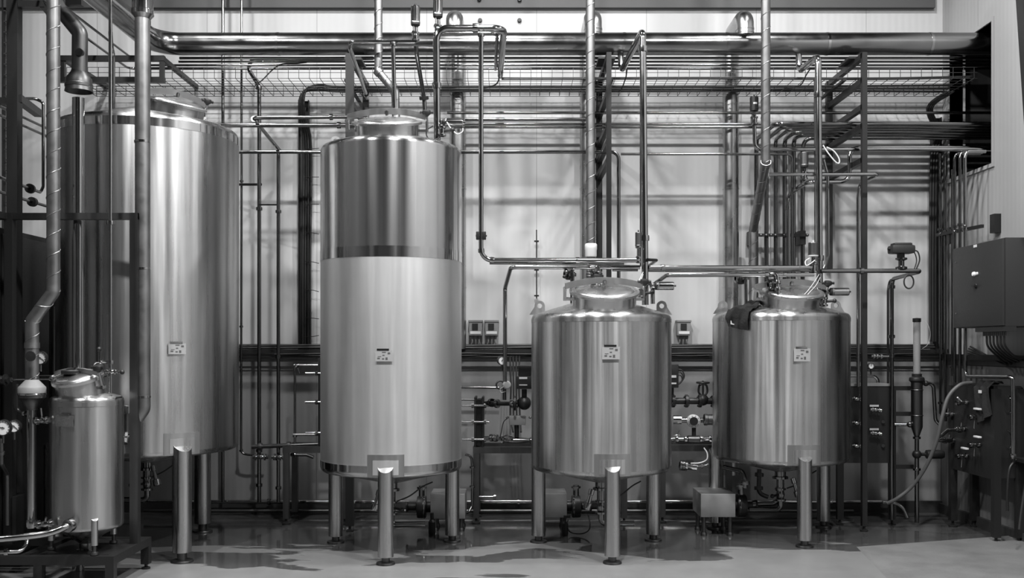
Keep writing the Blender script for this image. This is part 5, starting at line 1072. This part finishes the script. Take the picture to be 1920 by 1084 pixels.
for (x, y) in ((1793, 492), (1794, 588)): MB().cyl(onface(x, y), onface(x, y) + Vector((-.006, 0, 0)), .006, n=10).build('door_screw', 'bright', dr)
q = onface(1829, 461.5); MB().box(q, (.006, .055, .022)).build('type_plate', 'lightgrey', dr)
MB().box((CXf + .06, (y0 + y1) / 2 - .2, zb_ - .02), (.1, .5, .04)).build('gland_plate', 'dark', cb)
for k in range(12): MB().cyl((CXf + .06, y0 + .06 + k * .035, zb_ - .04), (CXf + .06, y0 + .06 + k * .035, zb_ - .075), .011, n=10).build('cable_gland', 'frame', cb)
for k in range(6):
    yy = y0 + .1 + k * .06; cable('black cable leaving the underside of the cabinet, %s from the front' % ['first', 'second', 'third', 'fourth', 'fifth', 'sixth'][k], [Vector((CXf + .06, yy, zb_ - .075)), Vector((CXf + .08, yy + .02, zb_ - .16)), Vector((CXf + .2, yy + .12, zb_ - .24)), Vector((RW - .05 - .0 * k, yy + .35, zb_ - .27 - .012 * k)), Vector((RW - .04, 9.6 - .03 * k, 1.60 + .02 * k))], .018, group='cables under the cabinet')
wd = thing('wall_cable_channel', 'dark cable channel along the right wall under the cabinet', 'cable duct', (RW - .06, 8.6, 1.56)); MB().box((RW - .05, 8.75, 1.60), (.10, 2.5, .05)).build('channel', 'dark', wd); MB().bar((RW - .02, 7.5, 1.52), (RW - .02, 10, 1.52), .01, .01).build('lower_wire', 'wire', wd)
# upright tubes of the corner
for i, (x, y0_, y1_, Y, d) in enumerate(((1763, 302, 776, 9.75, 5), (1773, 302, 790, 9.7, 5.5), (1785, 318, 705, 9.55, 4))):
    pipe('upright corner tube between riser and cabinet, %s' % ['nearest to the riser', 'second from the riser', 'third from the riser, shorter'][i], [(x, y0_ - 14 * (i < 2), Y), (x, y1_, Y)], d, rings=[(x, 436), (x, y1_ - 12)], rr=1.8, group='corner tubes')
pipe('corner tube behind the cabinet turning out of the wall opening, left one', [(1838, 288, 9.3), (1793, 288, 9.3), (1790, 300, 9.3), (1790, 724, 9.3)], 6, bend=2, rings=[(1790, 431)], group='corner tubes by the cabinet')
pipe('corner tube behind the cabinet turning out of the wall opening, middle one', [(1842, 286, 9.2), (1802, 286, 9.2), (1800, 296, 9.2), (1800, 724, 9.2)], 6, bend=2, rings=[(1800, 424)], group='corner tubes by the cabinet')
pipe('corner tube in front, stepping right below the cabinet and down to the wall shelf', [(1848, 284, 9.1), (1812, 284, 9.1), (1809, 296, 9.1), (1810, 706, 9.1), (1892, 707, 8.3), (1899, 709, 8.27), (1899, 860, 8.27)], 7, mat='bright', bend=2, rings=[(1809, 421), (1899, 852)], n=14)
pr = thing('pipe_clamp_rail', 'dark clamp rail on the right wall holding the corner tubes', 'pipe clamp', (4.2, 9.4, 2.75))
MB().bar(P(1757, 441, 9.8), P(1842, 424, 9.0), .03, .03).build('rail', 'dark', pr); MB().box((RW - .03, 8.98, 2.82), (.06, .09, .17)).build('bracket', 'dark', pr); MB().box(P(1783, 442, 9.6), (.05, .05, .16)).build('bracket', 'dark', pr)
for (x, y, Y) in ((1763, 438, 9.72), (1773, 437, 9.66), (1790, 434, 9.26), (1809, 424, 9.05)): MB().ball(P(x, y, Y), .018, 10).build('clamp_nut', 'pipe', pr)
MB().bar((RW - .12, 8.1, .72), (RW, 8.1, .72), .06, .05).bar((RW - .12, 8.5, .72), (RW, 8.5, .72), .06, .05).box((RW - .08, 8.3, .74), (.14, .6, .03)).build('wall_shelf', 'dark', None, 'dark bracket shelf on the right wall under the stepped tube', 'shelf')
pipe('dark hose hanging from the wall shelf at the right edge', [(1905, 862, 8.3), (1893, 880, 8.28), (1889, 920, 8.28), (1889, 958, 8.3)], 5, mat='black', name='hose', cat='hose', smooth=True)
pipe('grey tube leaning by the right edge below the shelf', [(1925, 900, 7.9), (1916, 950, 7.95), (1911, 992, 8.0)], 6, mat='frame', smooth=True)
# dark slanting beam at the top right corner, from the roof down to the wall
bm_ = thing('slanting_brace', 'dark slanting steel brace cutting the upper right corner of the photo', 'brace', P(1945, 340, 7.6))
A, B = P(1906, -260, 7.6), P(1946, 345, 7.6); MB().bar(A, B, .10, .10).build('beam', 'dark', bm_); MB().bar(B, Vector((RW, 7.6, B.z)), .06, .06).build('wall_plate', 'dark', bm_)
